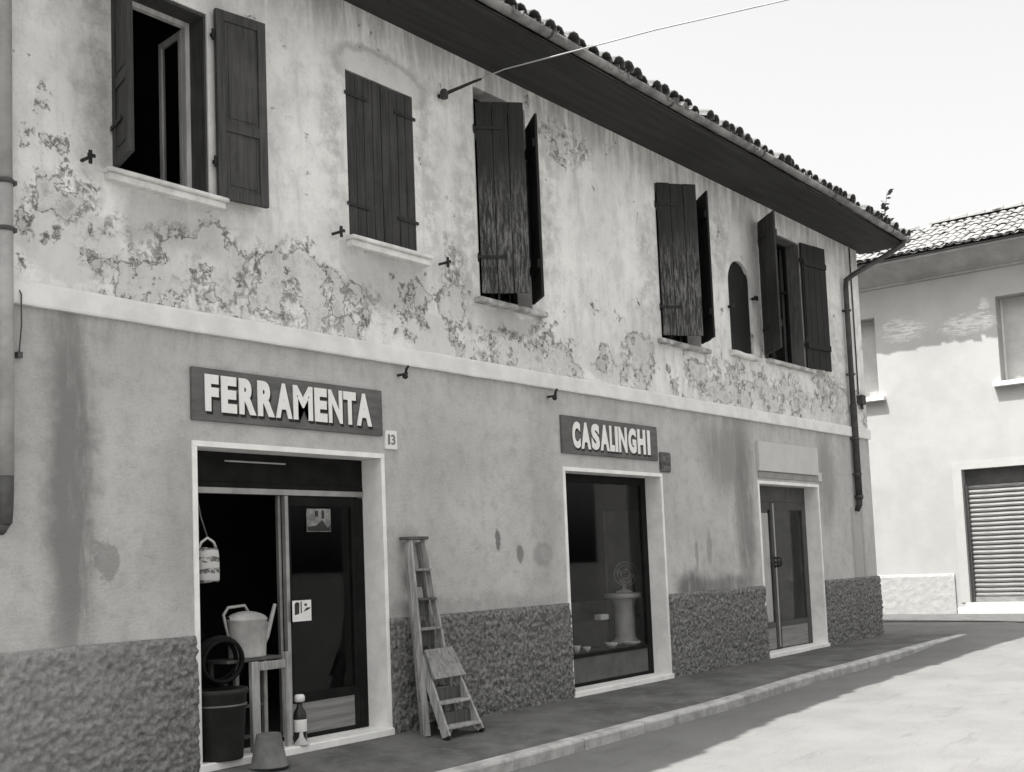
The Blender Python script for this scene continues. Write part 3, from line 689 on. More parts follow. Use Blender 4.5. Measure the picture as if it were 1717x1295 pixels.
m = MB(); m.poly([(1.29, yy, 1.10), (1.36, yy, 1.12), (1.38, yy, 1.135), (1.33, yy, 1.135)]); m.poly([(1.305, yy, 1.15), (1.335, yy, 1.15), (1.335, yy, 1.17), (1.305, yy, 1.17)]); m.build('picture', M_print, c)

# second shop: fixed display window
a, b = DOORS[1]; a += 0.047; b -= 0.047; y = 0.22
m = MB(); bars(m, [(a, b, y, y+0.07, 2.36, DT-0.047), (a, a+0.06, y+.001, y+0.06, 0.014, 2.358), (b-0.11, b, y+.001, y+0.07, 0.014, 2.358), (a+.061, b-.111, y+.002, y+.06, 0.335, 0.375), (a+.061, b-.111, y+.002, y+.06, 0.014, 0.05)])
dw = m.build('display_window', M_frame, B)
m = MB(); m.box(a+.062, b-.112, y+.012, y+.04, 0.052, 0.334); m.build('kick_plate', simple('grey_panel', 0.09, 0.2, 4, 0.7, 0.2), dw)
m = MB(); m.box(a+.062, b-.112, y+.02, y+.026, 0.377, 2.358); m.build('glass_pane', M_glass, dw)
m = MB(); m.box(a+.01, 8.3, y+.12, 1.35, 0.34, 0.372); m.build('display_floor', simple('display_cloth', 0.05, 0.3, 3, 0.9, 0.2), dw)
m = MB(); m.box(a+.01, a+0.06, y+.1, y+.16, 0.4, 2.3); m.box(a+.01, 8.35, 1.36, 1.4, 0.0, 0.9); m.box(7.45, 8.35, 1.10, 1.14, 0.374, 2.1); m.build('display_back', simple('display_board', 0.15, 0.25, 2, 0.85, 0.1), dw)

# third shop: pair of narrow glazed doors
a, b = DOORS[2]; a += 0.047; b -= 0.047; y = 0.22; mx = (a+b)/2-0.18
m = MB(); bars(m, [(a, b, y, y+0.08, 2.22, DT-0.047), (a, a+0.05, y+.001, y+0.06, 0.014, 2.218), (b-0.14, b, y+.001, y+0.07, 0.014, 2.218), (mx-.06, mx+.0, y-.004, y+.05, 0.014, 2.218), (mx+.045, mx+.11, y-.002, y+.05, 0.014, 2.218),
     (a+.051, mx-.061, y+.004, y+.045, 0.34, 0.42), (mx+.111, b-.141, y+.004, y+.045, 0.34, 0.42), (a+.051, mx-.061, y+.004, y+.045, 2.10, 2.218), (mx+.111, b-.141, y+.004, y+.045, 2.10, 2.218)])
d3 = m.build('shop_door', make_wood('brown_door_wood', 0.05, 0.085), B)
m = MB(); m.box(mx+0.001, mx+.044, y-.01, y+.045, 0.05, 2.2); m.build('cover_strip', M_alu, d3)
for p0, p1 in ((a+.051, mx-.061), (mx+.111, b-.141)):
    m = MB(); m.box(p0, p1, y+.01, y+.03, 0.03, 0.338); m.build('kick_plate', M_kick, d3)
    m = MB(); m.box(p0, p1, y+.018, y+.024, 0.422, 2.098); m.build('glass_pane', M_glass, d3)
m = MB()
nf = 18
for k in range(nf):
    x0 = a+.06+(mx-.07-a-.06)*k/nf; x1 = a+.06+(mx-.07-a-.06)*(k+1)/nf
    m.quad((x0, y+.036+.008*math.sin(k*1.9), 0.43), (x1, y+.036+.008*math.sin((k+1)*1.9), 0.43), (x1, y+.036+.008*math.sin((k+1)*1.9), 2.05), (x0, y+.036+.008*math.sin(k*1.9), 2.05))
smooth(m.build('curtain', M_curt, d3))
m = MB()
for hx in (mx-.03, mx+.08):
    m.tube([(hx, y-.01, 1.24), (hx, y-.06, 1.26), (hx, y-.06, 1.36), (hx, y-.01, 1.38)], 0.016, 7); m.lathe([(0.04, 0), (0.045, .01), (0.03, .03), (0.005, .035)], (hx, y-.05, 1.29), 10)
m.build('handle', M_iron, d3)
m = MB(); m.box(mx+.3, mx+.62, y+.5, y+.52, 1.2, 1.9); m.box(mx+.25, mx+.8, y+.6, y+1.0, 0.0, 0.62); m.build('inner_counter', M_intl, d3)

# ------------------------------------------------------------------ signs
def glyph(ch, w, h, depth, mat, bold=0.03):
    cu = bpy.data.curves.new('glyph', 'FONT'); cu.body = ch; cu.offset = bold; cu.extrude = 0.1; cu.resolution_u = 4
    ob = bpy.data.objects.new('glyph', cu); S.collection.objects.link(ob)
    bpy.context.view_layer.update()
    me = bpy.data.meshes.new_from_object(ob.evaluated_get(bpy.context.evaluated_depsgraph_get()))
    bpy.data.objects.remove(ob); bpy.data.curves.remove(cu)
    X = [v.co.x for v in me.vertices]; Y = [v.co.y for v in me.vertices]; Z = [v.co.z for v in me.vertices]
    for v in me.vertices:
        u = (v.co.x-min(X))/(max(X)-min(X))*w; t = (v.co.y-min(Y))/(max(Y)-min(Y))*h; s_ = (v.co.z-min(Z))/(max(Z)-min(Z))*depth
        v.co = (u, -s_, t)
    me.name = 'letter'; me.materials.clear(); me.materials.append(mat); me.update(); return me
def sign(x0, x1, z0, z1, lets, lz0, lz1, label):
    r = tag(empty('shop_sign', (x0, 0, z0)), label, 'sign')
    m = MB(); m.cbox(0, x1-x0, -0.03, 0.004, 0, z1-z0, 0.004); m.build('sign_board', M_sign, r)
    h = lz1-lz0
    for ch, p, q in lets:
        bold = {'I': 0.03, 'M': 0.036, 'N': 0.042}.get(ch, 0.056)
        me = glyph(ch, q-p, h, 0.007, M_letter, bold); o = link('letter', me, r); o.location = (p-x0, -0.033, lz0-z0); o.name = 'letter'
        s = me.copy(); s.materials.clear(); s.materials.append(M_black)
        for v in s.vertices: v.co = (v.co.x+0.022, v.co.y*0.4, v.co.z-0.022)
        so_ = link('letter_shade', s, o); so_.location = (0, 0.001, 0)
        o.location.y = -0.0355; so_.location.y = 0.004
    return r
sign(-0.005, 2.10, 2.66, 3.08, [('F', .107, .240), ('E', .264, .418), ('R', .442, .615), ('R', .632, .812), ('A', .822, 1.002), ('M', 1.015, 1.235), ('E', 1.256, 1.402), ('N', 1.420, 1.585), ('T', 1.598, 1.752), ('A', 1.757, 1.948)], 2.735, 3.03, 'grey signboard lettered FERRAMENTA in white over the open shop door')
sign(4.943, 6.994, 2.652, 3.078, [('C', 5.127, 5.282), ('A', 5.297, 5.49), ('S', 5.508, 5.675), ('A', 5.69, 5.878), ('L', 5.89, 5.995), ('I', 6.008, 6.065), ('N', 6.085, 6.268), ('G', 6.30, 6.475), ('H', 6.508, 6.69), ('I', 6.735, 6.80)], 2.715, 3.02, 'grey signboard lettered CASALINGHI in white over the display window')
r = tag(empty('blank_sign', (9.795, 0, 2.62)), 'blank pale signboard over the double doors nearest the building corner', 'sign')
m = MB(); m.cbox(0, 2.09, -0.045, 0.004, 0.02, 0.455, 0.005); m.build('sign_board', M_blank, r)
m = MB(); m.box(0.02, 2.09, -0.02, 0.004, -0.075, 0.012); m.build('lower_strip', simple('sign_strip', 0.27, 0.15, 4), r)
# number plates
r = tag(empty('number_plate', (2.14, 0, 2.545)), 'small white house number plate 13 right of the first signboard', 'plate')
m = MB(); m.cbox(0, 0.155, -0.022, 0.004, 0, 0.175, 0.004); m.build('plate', M_white, r)
for ch, x0, x1 in (('1', 0.03, 0.055), ('3', 0.072, 0.125)):
    o = link('digit', glyph(ch, x1-x0, 0.095, 0.003, simple('faded_digit', 0.18, 0.3, 9), 0.02), r); o.location = (x0, -0.0225, 0.042)
r = tag(empty('utility_plate', (7.06, 0, 2.52)), 'small dark weathered meter plate right of the second signboard', 'plate')
m = MB(); m.cbox(0, 0.25, -0.03, 0.004, 0, 0.25, 0.012); m.build('plate', simple('rusted_plate', 0.10, 0.55, 14, 0.9, 0.5), r)
m = MB(); m.box(0.03, 0.11, -0.036, -0.031, 0.13, 0.2); m.box(0.14, 0.2, -0.036, -0.031, 0.12, 0.19); m.box(0.05, 0.2, -0.036, -0.031, 0.04, 0.08); m.build('relief', simple('plate_relief', 0.13, 0.4, 14), r)
r = tag(empty('number_plate', (11.92, 0, 2.55)), 'tiny pale number plate at the corner of the blank signboard', 'plate')
m = MB(); m.cbox(0, 0.13, -0.02, 0.004, 0, 0.14, 0.004); m.build('plate', M_blank, r)

# ------------------------------------------------------------------ the overhead wire
r = tag(empty('overhead_wire', (3.08, 0, 6.19)), 'thin wire running from the wall out over the street', 'wire')
def rel(p): return (p[0]-3.08, p[1], p[2]-6.19)
pts = [(3.354, -.25, 6.357), (3.538, -.5, 6.47), (4.222, -1.9, 6.678), (4.908, -3.0, 6.869), (6.6, -6.0, 7.40), (9.5, -11.0, 8.3)]
m = MB(); m.tube([rel(p) for p in pts], 0.007, 6); m.build('cable', M_pipe, r)
m = MB(); m.tube([rel((3.079, 0.02, 6.185)), rel((3.10, -.06, 6.20)), rel((3.354, -.25, 6.357)), rel((3.40, -.31, 6.38))], [0.022, 0.02, 0.014, 0.012], 7); m.build('anchor_rod', M_iron, r)
m = MB(); m.lathe([(0.012, -0.05), (0.04, -0.04), (0.045, -0.01), (0.03, 0.0), (0.042, 0.02), (0.03, 0.05), (0.01, 0.055)], rel((3.085, -0.07, 6.19)), 10); m.build('insulator', M_cast, r)

# ------------------------------------------------------------------ ladders on the pavement
def pz(x, y): return pave_z(x, y)+0.004
def ladder_frame(mb, bl, br, tl, tr, w, d):
    mb.bar(bl, tl, w, d, (0, -1, 0.2)); 
def taller():
    r = tag(empty('folding_ladder', (2.45, -0.3, -0.07)), 'tall folded wooden step ladder leaning against the wall beside the first door', 'ladder')
    o = Vector((2.45, -0.3, -0.07)); P = lambda *a: Vector(a)-o
    z0 = pz(2.3, -.3)
    BL, BR, TL, TR = P(2.235, -.33, z0), P(2.665, -.31, z0), P(2.325, -.10, 1.71), P(2.515, -.10, 1.71)
    for p, q in ((BL, TL), (BR, TR)):
        m = MB(); m.bar(p, q, 0.028, 0.062, (0, -1, 0.2)); m.build('rail', M_oldwood2, r)
    for p, q in ((P(2.285, -.235, z0), P(2.345, -.045, 1.68)), (P(2.625, -.215, z0), P(2.50, -.045, 1.68))):
        m = MB(); m.bar(p, q, 0.025, 0.045, (0, -1, 0.2)); m.build('back_leg', M_oldwood, r)
    for k in range(6):
        t = (0.13+k*0.272)/1.78; L = BL.lerp(TL, t); Rr = BR.lerp(TR, t); c = (L+Rr)/2; w = (Rr-L).length-0.03
        m = MB(); m.cbox(c.x-w/2, c.x+w/2, c.y-0.055, c.y+0.06, c.z-0.012, c.z+0.012, 0.004); m.build('tread', M_oldwood if k % 2 else M_darkwood, r)
        m = MB(); m.box(c.x-w/2+.004, c.x+w/2-.004, c.y+.045, c.y+.057, c.z-0.11-(.05 if k > 2 else 0), c.z-0.013); m.build('riser_board', M_darkwood, r)
    m = MB(); m.cbox(TL.x-0.05, TR.x+0.03, TL.y-0.05, TL.y+0.08, TL.z-0.01, TL.z+0.02, 0.005); m.build('top_cap', M_darkwood, r)
    m = MB(); m.bar(P(2.31, -.19, .38), P(2.60, -.18, .38), 0.02, 0.04); m.build('cross_bar', M_oldwood, r)
taller()
def shorter():
    o = Vector((2.48, -0.5, -0.08)); r = tag(empty('short_step_ladder', tuple(o)), 'short paint-stained step ladder propped in front of the tall folded ladder', 'ladder')
    P = lambda *a: Vector(a)-o
    zl, zr = pz(2.24, -.55), pz(2.73, -.53)
    BL, BR, TL, TR = P(2.245, -.56, zl), P(2.735, -.54, zr), P(2.285, -.235, 0.64), P(2.665, -.215, 0.64)
    for p, q in ((BL, TL), (BR, TR)):
        m = MB(); m.bar(p, q, 0.026, 0.085, (0, -1, 0.5)); m.build('rail', M_oldwood2, r)
        m = MB(); m.bar(p+Vector((0, -.0, -.004)), p+(q-p)*0.03, 0.03, 0.09, (0, -1, .5)); m.build('foot', M_black, r)
    for k, t in enumerate((0.13, 0.42)):
        L = BL.lerp(TL, t); Rr = BR.lerp(TR, t); c = (L+Rr)/2; w = Rr.x-L.x-0.03
        m = MB(); m.cbox(c.x-w/2, c.x+w/2, c.y-0.07, c.y+0.08, c.z-0.012, c.z+0.012, 0.004); m.build('tread', M_oldwood2, r)
        m = MB(); m.box(c.x-w/2+.005, c.x+w/2-.005, c.y+.062, c.y+.074, c.z+.013, c.z+0.12); m.build('riser_board', M_darkwood, r)
    c0 = BL.lerp(TL, 0.70); c1 = TL; d0 = BR.lerp(TR, 0.70); d1 = TR; up = Vector((0, -0.05, 0.028))
    m = MB(); q = [c0+up+Vector((-.02, -.03, -.02)), d0+up+Vector((.02, -.03, -.02)), d1+up+Vector((.01, 0, .02)), c1+up+Vector((-.01, 0, .02))]
    m.hexa([*q, *[p+Vector((0, -.017, .010)) for p in q]]); m.build('top_board', M_oldwood, r)
    m = MB(); m.bar(BL.lerp(TL, .03)+Vector((.02, 0, .0)), BL.lerp(TL, .15)+Vector((.12, 0, .0)), 0.02, 0.03); m.bar(BR.lerp(TR, .03)+Vector((-.02, 0, 0)), BR.lerp(TR, .14)+Vector((-.10, 0, 0)), 0.02, 0.03); m.build('corner_brace', M_oldwood2, r)
shorter()

# ------------------------------------------------------------------ goods in the first doorway
# tub
r = tag(empty('tub', (0.275, 0.06, 0.012)), 'big dark round tub standing on the first doorstep', 'tub')
m = MB(); m.lathe([(0.165, 0.0), (0.17, 0.01), (0.205, 0.50), (0.215, 0.505), (0.222, 0.53), (0.213, 0.545), (0.196, 0.54), (0.19, 0.5), (0.155, 0.03)], n=28); m.build('body', M_tub, r)
m = MB(); m.torus((0, 0, 0.42), 0.2, 0.008, (0, 0, 1)); m.build('hoop', M_buck, r)
for sx in (-1, 1):
    m = MB(); m.tube([(sx*0.195, -0.05, 0.40), (sx*0.235, -0.03, 0.39), (sx*0.235, 0.03, 0.39), (sx*0.195, 0.05, 0.40)], 0.009, 6); m.build('handle', M_iron, r)
# hose coil
r = tag(empty('hose_coil', (0.32, 0.13, 0.555)), 'dark rubber hose coil standing upright on the round tub', 'hose')
for k in range(5):
    m = MB(); m.torus((0.004*k, -0.06+0.032*k, 0.21+0.004*(k % 2)), 0.165+0.012*(k % 3), 0.0165, (0.25, 1, 0.12), 32, 8); m.build('hose_loop', M_rub, r)
m = MB(); m.box(-0.02, 0.02, -0.09, 0.1, 0.02, 0.032); m.build('tie_strap', M_black, r)
# bench / stool
r = tag(empty('wooden_stand', (0.79, 0.06, 0.012)), 'pale wooden frame stand on the doorstep carrying the watering can', 'stand')
for x, y0, z1, w in ((-0.170, 0, 0.72, 0.085), (0.175, 0, 0.775, 0.06), (-0.165, 0.24, 0.72, 0.04), (0.13, 0.24, 0.72, 0.04)):
    m = MB(); m.cbox(x-w/2, x+w/2, y0-0.02, y0+0.02, 0, z1, 0.004); m.build('leg', M_oldwood2, r)
m = MB(); m.cbox(-0.126, 0.144, -0.018, 0.014, 0.645, 0.715, 0.004); m.build('front_rail', M_oldwood2, r)
m = MB(); m.cbox(-0.42, 0.150, 0.022, 0.29, 0.722, 0.75, 0.005); m.build('top_board', M_darkwood, r)
for z in (0.08, 0.33):
    m = MB(); m.box(-0.143, 0.108, 0.226, 0.244, z, z+0.03); m.build('back_rail', M_darkwood, r)
m = MB(); m.bar((-0.39, 0.27, 0.0), (-0.39, 0.27, 0.72), 0.03, 0.03); m.build('leg', M_darkwood, r)
# watering can
cz = 0.012+0.752
r = tag(empty('watering_can', (0.66, 0.19, cz)), 'galvanised metal watering can on top of the wooden stand', 'watering can')
m = MB(); N = 24
def ov(rx, ry, z, dx=0): return [(dx+rx*math.cos(2*math.pi*k/N), ry*math.sin(2*math.pi*k/N), z) for k in range(N)]
m.loft([ov(.168, .115, 0), ov(.172, .118, .012), ov(.17, .116, .02), ov(.185, .125, .30), ov(.19, .128, .305), ov(.188, .126, .318), ov(.178, .118, .318), ov(.158, .10, .02)], smooth=True); m.build('body', M_zincan, r)
m = MB(); rings = []   # half cover over the spout side
for k in range(11):
    t = k/10; xx_ = -.185+.37*t; rings.append([(xx_, .122*s_*math.sqrt(max(0, 1-(xx_/.187)**2)), .317+0.062*math.sin(math.pi*min(1, .08+t*.92))**.7*(1-s_*s_)**.5) for s_ in [-1+2*j/8 for j in range(9)]])
m.loft(rings, cap=False, close=False, smooth=True); m.build('cover', M_zincan, r)
m = MB(); m.tube([(.02, 0, .365), (-.02, 0, .425), (-.19, 0, .415), (-.235, 0, .36), (-.22, 0, .29), (-.16, 0, .06)], [.012, .012, .013, .013, .012, .010], 8); m.build('handle', M_zincan, r)
m = MB(); m.tube([(.155, 0, .10), (.20, 0, .16), (.25, 0, .28), (.30, 0, .42)], [.034, .028, .02, .015], 10); m.build('spout', M_zincan, r)
m = MB(); m.hexa([(.17, -.006, .25), (.24, -.006, .25), (.24, .006, .25), (.17, .006, .25), (.18, -.006, .275), (.25, -.006, .275), (.25, .006, .275), (.18, .006, .275)]); m.build('spout_brace', M_zincan, r)
# upturned bucket
zb = pz(0.47, -0.27)
r = tag(empty('upturned_bucket', (0.475, -0.27, zb)), 'grey bucket turned upside down on the pavement', 'bucket')
m = MB(); m.lathe([(0.142, 0.0), (0.152, 0.004), (0.154, 0.016), (0.142, 0.022), (0.098, 0.245), (0.094, 0.262), (0.086, 0.262), (0.08, 0.25)], n=24); m.build('body', M_buck, r)
m = MB(); m.tube([(0.15*math.cos(t), -0.15*math.sin(t)-0.012, 0.012) for t in [math.pi*k/12 for k in range(13)]], 0.004, 6); m.build('handle', M_iron, r)
# bottle and funnel
r = tag(empty('bottle', (1.10, 0.07, 0.012)), 'dark bottle with white cap and label on the doorstep', 'bottle')
m = MB(); m.lathe([(0.05, 0), (0.056, .006), (0.056, .23), (0.05, .26), (0.026, .30), (0.022, .345)], n=16); m.build('body', simple('dark_bottle', 0.03, 0.2, 5, 0.25, 0.05), r)
m = MB(); m.lathe([(0.0575, .10), (0.0578, .101), (0.0578, .20), (0.0575, .201)], n=16); m.build('label_band', M_white, r)
m = MB(); m.lathe([(0.03, .343), (0.045, .35), (0.046, .39), (0.035, .405), (0.01, .408)], n=14); m.build('cap', M_white, r)
r = tag(empty('funnel', (1.045, -0.005, 0.012)), 'little pale funnel lying mouth down by the bottle', 'funnel')
m = MB(); m.lathe([(0.062, 0), (0.064, .008), (0.02, .065), (0.012, .11), (0.008, .11), (0.016, .065), (0.056, .01)], n=16); m.build('body', M_cloth, r)
# hanging bundle
r = tag(empty('hanging_bag', (0.235, 0.13, 1.39)), 'striped white bag hanging on a cord inside the door jamb', 'bag')
m = MB(); rings = []
for z, w, d in ((0, .080, .05), (.02, .092, .058), (.08, .094, .062), (.15, .092, .06), (.21, .092, .058), (.26, .088, .05), (.275, .08, .04)):
    rings.append([(w*math.copysign(abs(math.cos(t))**.6, math.cos(t)), d*math.copysign(abs(math.sin(t))**.7, math.sin(t)), z+.006*math.sin(3*t+z*30)) for t in [2*math.pi*k/18 for k in range(18)]])
m.loft(rings, smooth=True)
def make_bag():
    q = NM('striped_bag', 0.8); z = q.sep()[2]
    s1 = q.ramp(q.math('SINE', q.math('MULTIPLY', q.math('ADD', z, q.math('MULTIPLY', q.noise(12, 3), 0.05)), 68.0)), 0.0, 0.5)
    c = q.mix(q.math('MULTIPLY', s1, q.ramp(q.noise(25, 4), 0.35, 0.55)), 0.50, 0.10); return q.done(c)
m.build('body', make_bag(), r)
m = MB(); m.tube([(.085, 0, .265), (.06, 0, .32), (.0, 0, .355), (-.06, 0, .32), (-.085, 0, .265)], 0.011, 7); m.build('carry_handle', M_cloth, r)
m = MB(); m.tube([(0, 0, .36), (-.06, .0, .52), (-.12, .0, .80), (-.14, .0, 1.0)], 0.006, 5); m.build('cord', M_rope, r)

# goods in the display window
r = tag(empty('display_stand', (7.03, 0.60, 0.375)), 'pale enamel pedestal stand in the display window', 'stand')
m = MB(); m.lathe([(0.20, 0), (0.205, .02), (0.15, .05), (0.13, .10), (0.13, .48), (0.16, .56), (0.19, .58)], n=18); m.build('column', M_cloth, r)
m = MB(); m.lathe([(0.24, .582), (0.245, .59), (0.245, .63), (0.23, .64)], n=18); m.build('top_plate', M_cloth, r)
r = tag(empty('table_fan', (7.05, 0.60, 1.017)), 'round table fan standing on the pale display pedestal', 'fan')
m = MB(); m.lathe([(0.11, 0), (0.11, .02), (0.04, .04), (0.02, .06), (0.02, .12)], n=16); m.build('base', M_cloth, r)
m = MB(); ax = (-0.75, -1, 0); 
for q in (0.155, 0.11, 0.06): m.torus((0, -.03, .24), q, 0.006, ax, 28, 6)
m.build('guard', M_alu, r)
m = MB(); m.torus((0, -.03, .24), 0.02, 0.018, ax, 12, 6); m.build('hub', M_frame, r)
for k in range(4):
    m = MB(); a_ = Vector(ax).normalized(); u_ = a_.cross(Vector((0, 0, 1))).normalized(); v_ = Vector((0, 0, 1)); t = k*math.pi/2+.4
    d1 = u_*math.cos(t)+v_*math.sin(t); d2 = -u_*math.sin(t)+v_*math.cos(t); c0 = Vector((0, -.02, .24))
    pts_ = [c0+d1*.02-d2*.012, c0+d1*.12-d2*.05+a_*.015, c0+d1*.14+a_*.0, c0+d1*.12+d2*.04-a_*.015, c0+d1*.02+d2*.012]
    m.loft([[p+a_*.002 for p in pts_], [p-a_*.002 for p in pts_]]); m.build('blade', M_buck, r)
LB = ['white cup at the left end of the display floor', 'small white bowl second from the left on the display floor', 'white bowl left of the pedestal foot in the display window', 'wide white dish right of the pedestal foot in the display window']
for lb, x, yq, w, h, kind in ((LB[0], 5.72, .45, .05, .08, 'cup'), (LB[1], 5.88, .42, .055, .055, 'bowl'), (LB[2], 6.46, .45, .085, .06, 'bowl'), (LB[3], 6.84, .40, .12, .045, 'dish')):
    m = MB(); m.lathe([(w*.5, 0), (w*.55, .006), (w*.8, h*.4), (w, h), (w*.93, h), (w*.7, h*.4), (w*.4, .012)], n=16); o = m.build(kind, M_white, None); o.location = (x, yq, 0.373); tag(o, lb, kind)
m = MB(); m.cbox(-0.09, 0.09, -0.05, 0.05, 0, 0.07, 0.006); bx_ = m.build('carton', M_white, None); bx_.location = (6.62, 0.68, 0.70); tag(bx_, 'small white carton on the dark box in the display window', 'carton')
m = MB(); m.cbox(-0.55, 0.32, -0.2, 0.25, 0, 0.325, 0.01); o = m.build('display_box', simple('brown_box', 0.045, 0.3, 3, 0.9, 0.2), None); o.location = (6.4, 0.86, 0.374); tag(o, 'low dark display box behind the cups in the window', 'box')
r = tag(empty('hanging_pan', (8.05, 1.08, 0.80)), 'dark round pan hanging on the board behind the fan', 'pan')
m = MB(); m.loft([[(q*math.cos(t), yy_, q*math.sin(t)) for t in [2*math.pi*k/18 for k in range(18)]] for q, yy_ in ((.12, 0.018), (.15, -.03), (.145, -.03), (.11, 0.008))]); m.build('bowl', M_black, r)
m = MB(); m.bar((0, -.01, .14), (0, .01, .36), 0.03, 0.012); m.build('handle', M_black, r)

# ------------------------------------------------------------------ the house across the end of the street
HX = 19.69; HY0, HY1 = -9.0, 3.0; HZ = 7.28
H = tag(empty('corner_house', (0, 0, 0)), 'sunlit cream house with tiled roof and roller shutter at the street end', 'house')
H.location = (HX, 0, 0)
def hb(x): return x-HX
def yz_wall(ops, y0, y1, z0, z1, x, depth):
    mb = MB(); Y = sorted({y0, y1, *[v for o in ops for v in o[:2]]}); Z = sorted({z0, z1, *[v for o in ops for v in o[2:]]})
    for a, b in zip(Y, Y[1:]):
        for c, d in zip(Z, Z[1:]):
            if any(o[0] < (a+b)/2 < o[1] and o[2] < (c+d)/2 < o[3] for o in ops): continue
            mb.quad((x, b, c), (x, a, c), (x, a, d), (x, b, d))
    for a, b, c, d in ops:
        for p, q in (((a, c), (a, d)), ((a, d), (b, d)), ((b, d), (b, c)), ((b, c), (a, c))):
            mb.quad((x, p[0], p[1]), (x, q[0], q[1]), (x+depth, q[0], q[1]), (x+depth, p[0], p[1]))
    return mb
HW = [(1.77, 2.65, 4.82, 6.60), (-1.85, -0.83, 4.82, 6.62), (-5.2, -4.2, 4.82, 6.6)]; HG = (-3.1, 0.11, 0.25, 3.05)
mb = yz_wall(HW+[HG], HY0, HY1, -0.1, HZ+0.2, 0, 0.42)
mb.box(3.7, 4.0, HY0, HY1, -.1, HZ+.2); mb.box(0.43, 3.69, HY1-.3, HY1, -.1, HZ+.2); mb.box(0.43, 3.69, HY0, HY0+.3, -.1, HZ+.2)
def make_rbwall():
    q = NM('cream_plaster_wall', 0.9); c = q.mix(q.ramp(q.noise(0.9, 5), .35, .65), .33, .37)
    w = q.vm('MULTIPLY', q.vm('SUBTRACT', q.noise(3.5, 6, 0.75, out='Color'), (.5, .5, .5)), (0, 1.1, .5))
    for cy, cz_, ry, rz_ in ((1.15, 6.22, .50, .22), (-.25, 6.12, .60, .22), (-.6, 6.3, .15, .3)):  # patches of sunlight under the eave, painted into the wall colour
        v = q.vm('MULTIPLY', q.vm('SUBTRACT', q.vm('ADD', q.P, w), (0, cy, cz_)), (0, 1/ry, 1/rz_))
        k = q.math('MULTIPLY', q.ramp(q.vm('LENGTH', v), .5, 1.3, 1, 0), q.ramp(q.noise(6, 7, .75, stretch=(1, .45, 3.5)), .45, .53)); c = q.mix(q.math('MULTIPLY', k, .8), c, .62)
    q.bump(q.noise(22, 4), .3, .006); q.bump(q.noise(2.0, 4), .3, .02); return q.done(c)
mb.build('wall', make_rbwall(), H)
# roughcast plinth
for y0, y1 in ((0.40, HY1), (HY0, -3.4)):
    m = MB(); ny = max(2, int((y1-y0)/0.05)); nz = 18
    for k in range(nz+1):
        for i in range(ny+1):
            y = y0+(y1-y0)*i/ny; z = -0.05+0.91*k/nz; d = 0.03+0.005*mnoise.noise((y*9, z*9, 1))+.004*mnoise.noise((y*20, z*20, 2)); m.v.append((-(d if k < nz else 0.02), y, z))
    for k in range(nz):
        for i in range(ny): q = k*(ny+1)+i; m.f.append((q+1, q, q+ny+1, q+ny+2))
    b0 = len(m.v); m.v += [(0.005, y0+(y1-y0)*i/ny, .865) for i in range(ny+1)]
    for i in range(ny): q = nz*(ny+1)+i; m.f.append((q+1, q, b0+i, b0+i+1))
    m.build('plinth', M_rbpl, H)
m = MB(); m.cbox(-0.05, 0.40, -3.38, 0.38, -0.06, 0.14, 0.01); m.box(-.02, .40, -3.2, .21, .141, .248); m.build('doorstep', simple('pale_step', .5, .08, 3), H)
m = MB(); m.box(-0.012, 0.0, 0.112, 0.30, .25, 3.05); m.box(-.012, 0, -3.3, .30, 3.052, 3.22); m.build('door_surround', M_rbwall, H)
# roller shutter
rs = MB(); rs.box(0.20, 0.26, HG[0], HG[1], 2.72, 3.048); rs.box(0.10, 0.22, HG[1]-.06, HG[1]-.001, .25, 2.719); rs = rs.build('roller_shutter', simple('shutter_box', .10, .2, 4), H)
nsl = 25; hs = (2.715-0.25)/nsl
m = MB(); prof = [(0.175, 0), (0.152, hs*.25), (0.148, hs*.55), (0.158, hs*.85), (0.175, hs*.985), (0.18, hs*.985), (0.18, 0)]
m.loft([[(x, HG[0]+.01, z) for x, z in prof], [(x, HG[1]-.062, z) for x, z in prof]]); slat = m.mesh('slat', M_slat)
for k in range(nsl): o = link('slat', slat, rs); o.location = (random.uniform(-.003, .003), 0, .25+k*hs)
m = MB(); m.box(0.13, 0.147, HG[0]+.02, HG[1]-.07, .255, .36); m.build('bottom_bar', M_kick, rs)
# windows with roller blinds
for i, (a, b, c, d) in enumerate(HW):
    w = MB(); w.box(0.36, .41, a+.002, b-.002, c+.002, d-.002); w = w.build('window', M_white, H)
    n_ = 30; hh = (d-c-.02)/n_
    m = MB()
    for k in range(n_): m.hexa([(.345, a+.05, c+.01+k*hh), (.358, a+.05, c+.01+k*hh), (.358, b-.05, c+.01+k*hh), (.345, b-.05, c+.01+k*hh), (.338, a+.05, c+.01+(k+.92)*hh), (.358, a+.05, c+.01+(k+.92)*hh), (.358, b-.05, c+.01+(k+.92)*hh), (.338, b-.05, c+.01+(k+.92)*hh)])
    m.build('roller_blind', M_blind, w)
    m = MB(); m.cbox(-.13, .3, a-.14, b+.14, c-.10, c-.002, .008); m.build('sill', M_sill, w)
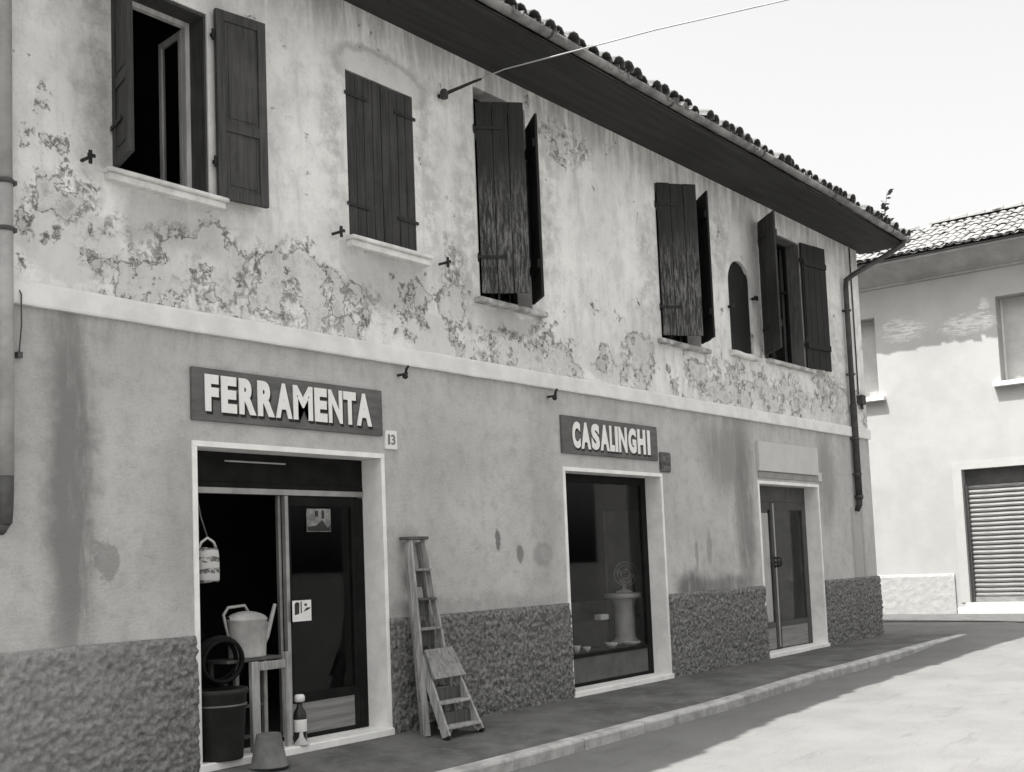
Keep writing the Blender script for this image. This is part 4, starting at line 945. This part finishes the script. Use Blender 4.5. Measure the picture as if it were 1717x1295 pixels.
# cornice, roof
m = MB(); prof = [(0.01, HZ-.06), (-.05, HZ-.055), (-.06, HZ-.01), (-.10, HZ), (-.22, HZ+.06), (-.60, HZ+.30), (-.66, HZ+.31), (-.66, HZ+.36), (0.01, HZ+.36)]
m.loft([[(x, y, z) for x, z in prof] for y in (HY0-.6, HY1+.55)]); m.build('cornice', M_rbcor, H)
E0, EZ, PR = -0.72, HZ+.375, math.tan(R(24)); RW = 2.62
m = MB()
def rp(s_): return EZ+s_*PR
A_, B_, C_, D_ = (E0, HY0-.7, EZ), (E0, HY1+.7, EZ), (E0+RW, HY1+.7-RW, rp(RW)), (E0+RW, HY0-.7+RW, rp(RW)); E2, F2 = (E0+2*RW, HY1+.7, EZ), (E0+2*RW, HY0-.7, EZ)
m.poly([B_, A_, D_, C_]); m.poly([E2, B_, C_]); m.poly([F2, E2, C_, D_]); m.poly([A_, F2, D_]); m.poly([A_, B_, E2, F2])
hr = m.build('roof', M_tile2, H)
TU2, TD2 = tile_mesh('house_cover_tile', M_tile2, w=0.092, w2=0.078, hh=0.55), tile_mesh('house_pan_tile', M_tile2, False, w=0.098, w2=0.09, hh=0.5)
HS = 0.185
def place_house(c, r, kind):
    y = 3.4-c*HS-(0 if kind == 'u' else HS/2); s_ = r*0.37*math.cos(R(24)); x = E0-.05+s_; z = EZ+s_*PR+(.055 if kind == 'u' else .072)
    if s_ > RW-.2 or HY1+.7-y < s_+.1: return None
    return Matrix.Translation((x, y, z)) @ Matrix.Rotation(-math.pi/2, 4, 'Z') @ Matrix.Rotation(R(24)-.03, 4, 'X')
put_tiles(TU2, TD2, place_house, 64, 9, lambda c, r, k: 2 <= c < 31 and (k == 'u' or r < 2), hr, 11, M_tile2)
# hip and ridge caps
CAPM = tile_mesh('ridge_cap', M_tile2, w=0.13, w2=0.11, L=.46)
def caps(p, q):
    p, q = Vector(p), Vector(q); L = (q-p).length; n_ = int(L/.40); d = (q-p).normalized()
    for k in range(n_):
        o = link('ridge_cap', CAPM, hr); e = d.to_track_quat('Y', 'Z'); o.matrix_local = Matrix.Translation(p+d*(k*.40)+Vector((0, 0, .11))) @ e.to_matrix().to_4x4()
caps(B_, C_); caps(D_, C_)
m = MB(); m.tube([(1.95, -.55, 8.75), (1.95, -.55, 9.0)], .03, 8); m.lathe([(.16, .40), (.20, .415), (.05, .47), (.01, .475)], (1.95, -.55, 8.55), 12); m.build('vent_cap', M_gut, hr)

# weed sprouting at the end of the gutter
r = tag(empty('gutter_weed', (14.42, -0.45, 6.98)), 'small weed sprouting from the roof end above the gutter', 'weed')
stems = [(0.42, .05, .85), (.15, .0, .50), (.60, .08, .38), (-.1, 0, .30)]
m = MB()
for dx, dy, h in stems: m.tube([(0, 0, 0), (dx*.35, dy*.3, h*.55), (dx, dy, h)], [.013, .009, .005], 5)
m.build('stem', M_leaf, r)
for dx, dy, h in stems:
    for k in range(9):
        t = .35+.65*k/8; p = Vector((dx*t*t*.8+dx*t*.2, dy*t, h*t)); aa = random.uniform(0, 6.28); d = Vector((math.cos(aa), math.sin(aa), random.uniform(-.2, .7))).normalized(); s_ = random.uniform(.09, .16); w_ = d.cross(Vector((0.3, .2, 1))).normalized()*s_*.35
        m = MB(); m.poly([p, p+d*s_*.5+w_, p+d*s_+Vector((0, 0, -.01)), p+d*s_*.5-w_]); m.build('leaf', M_leaf, r)
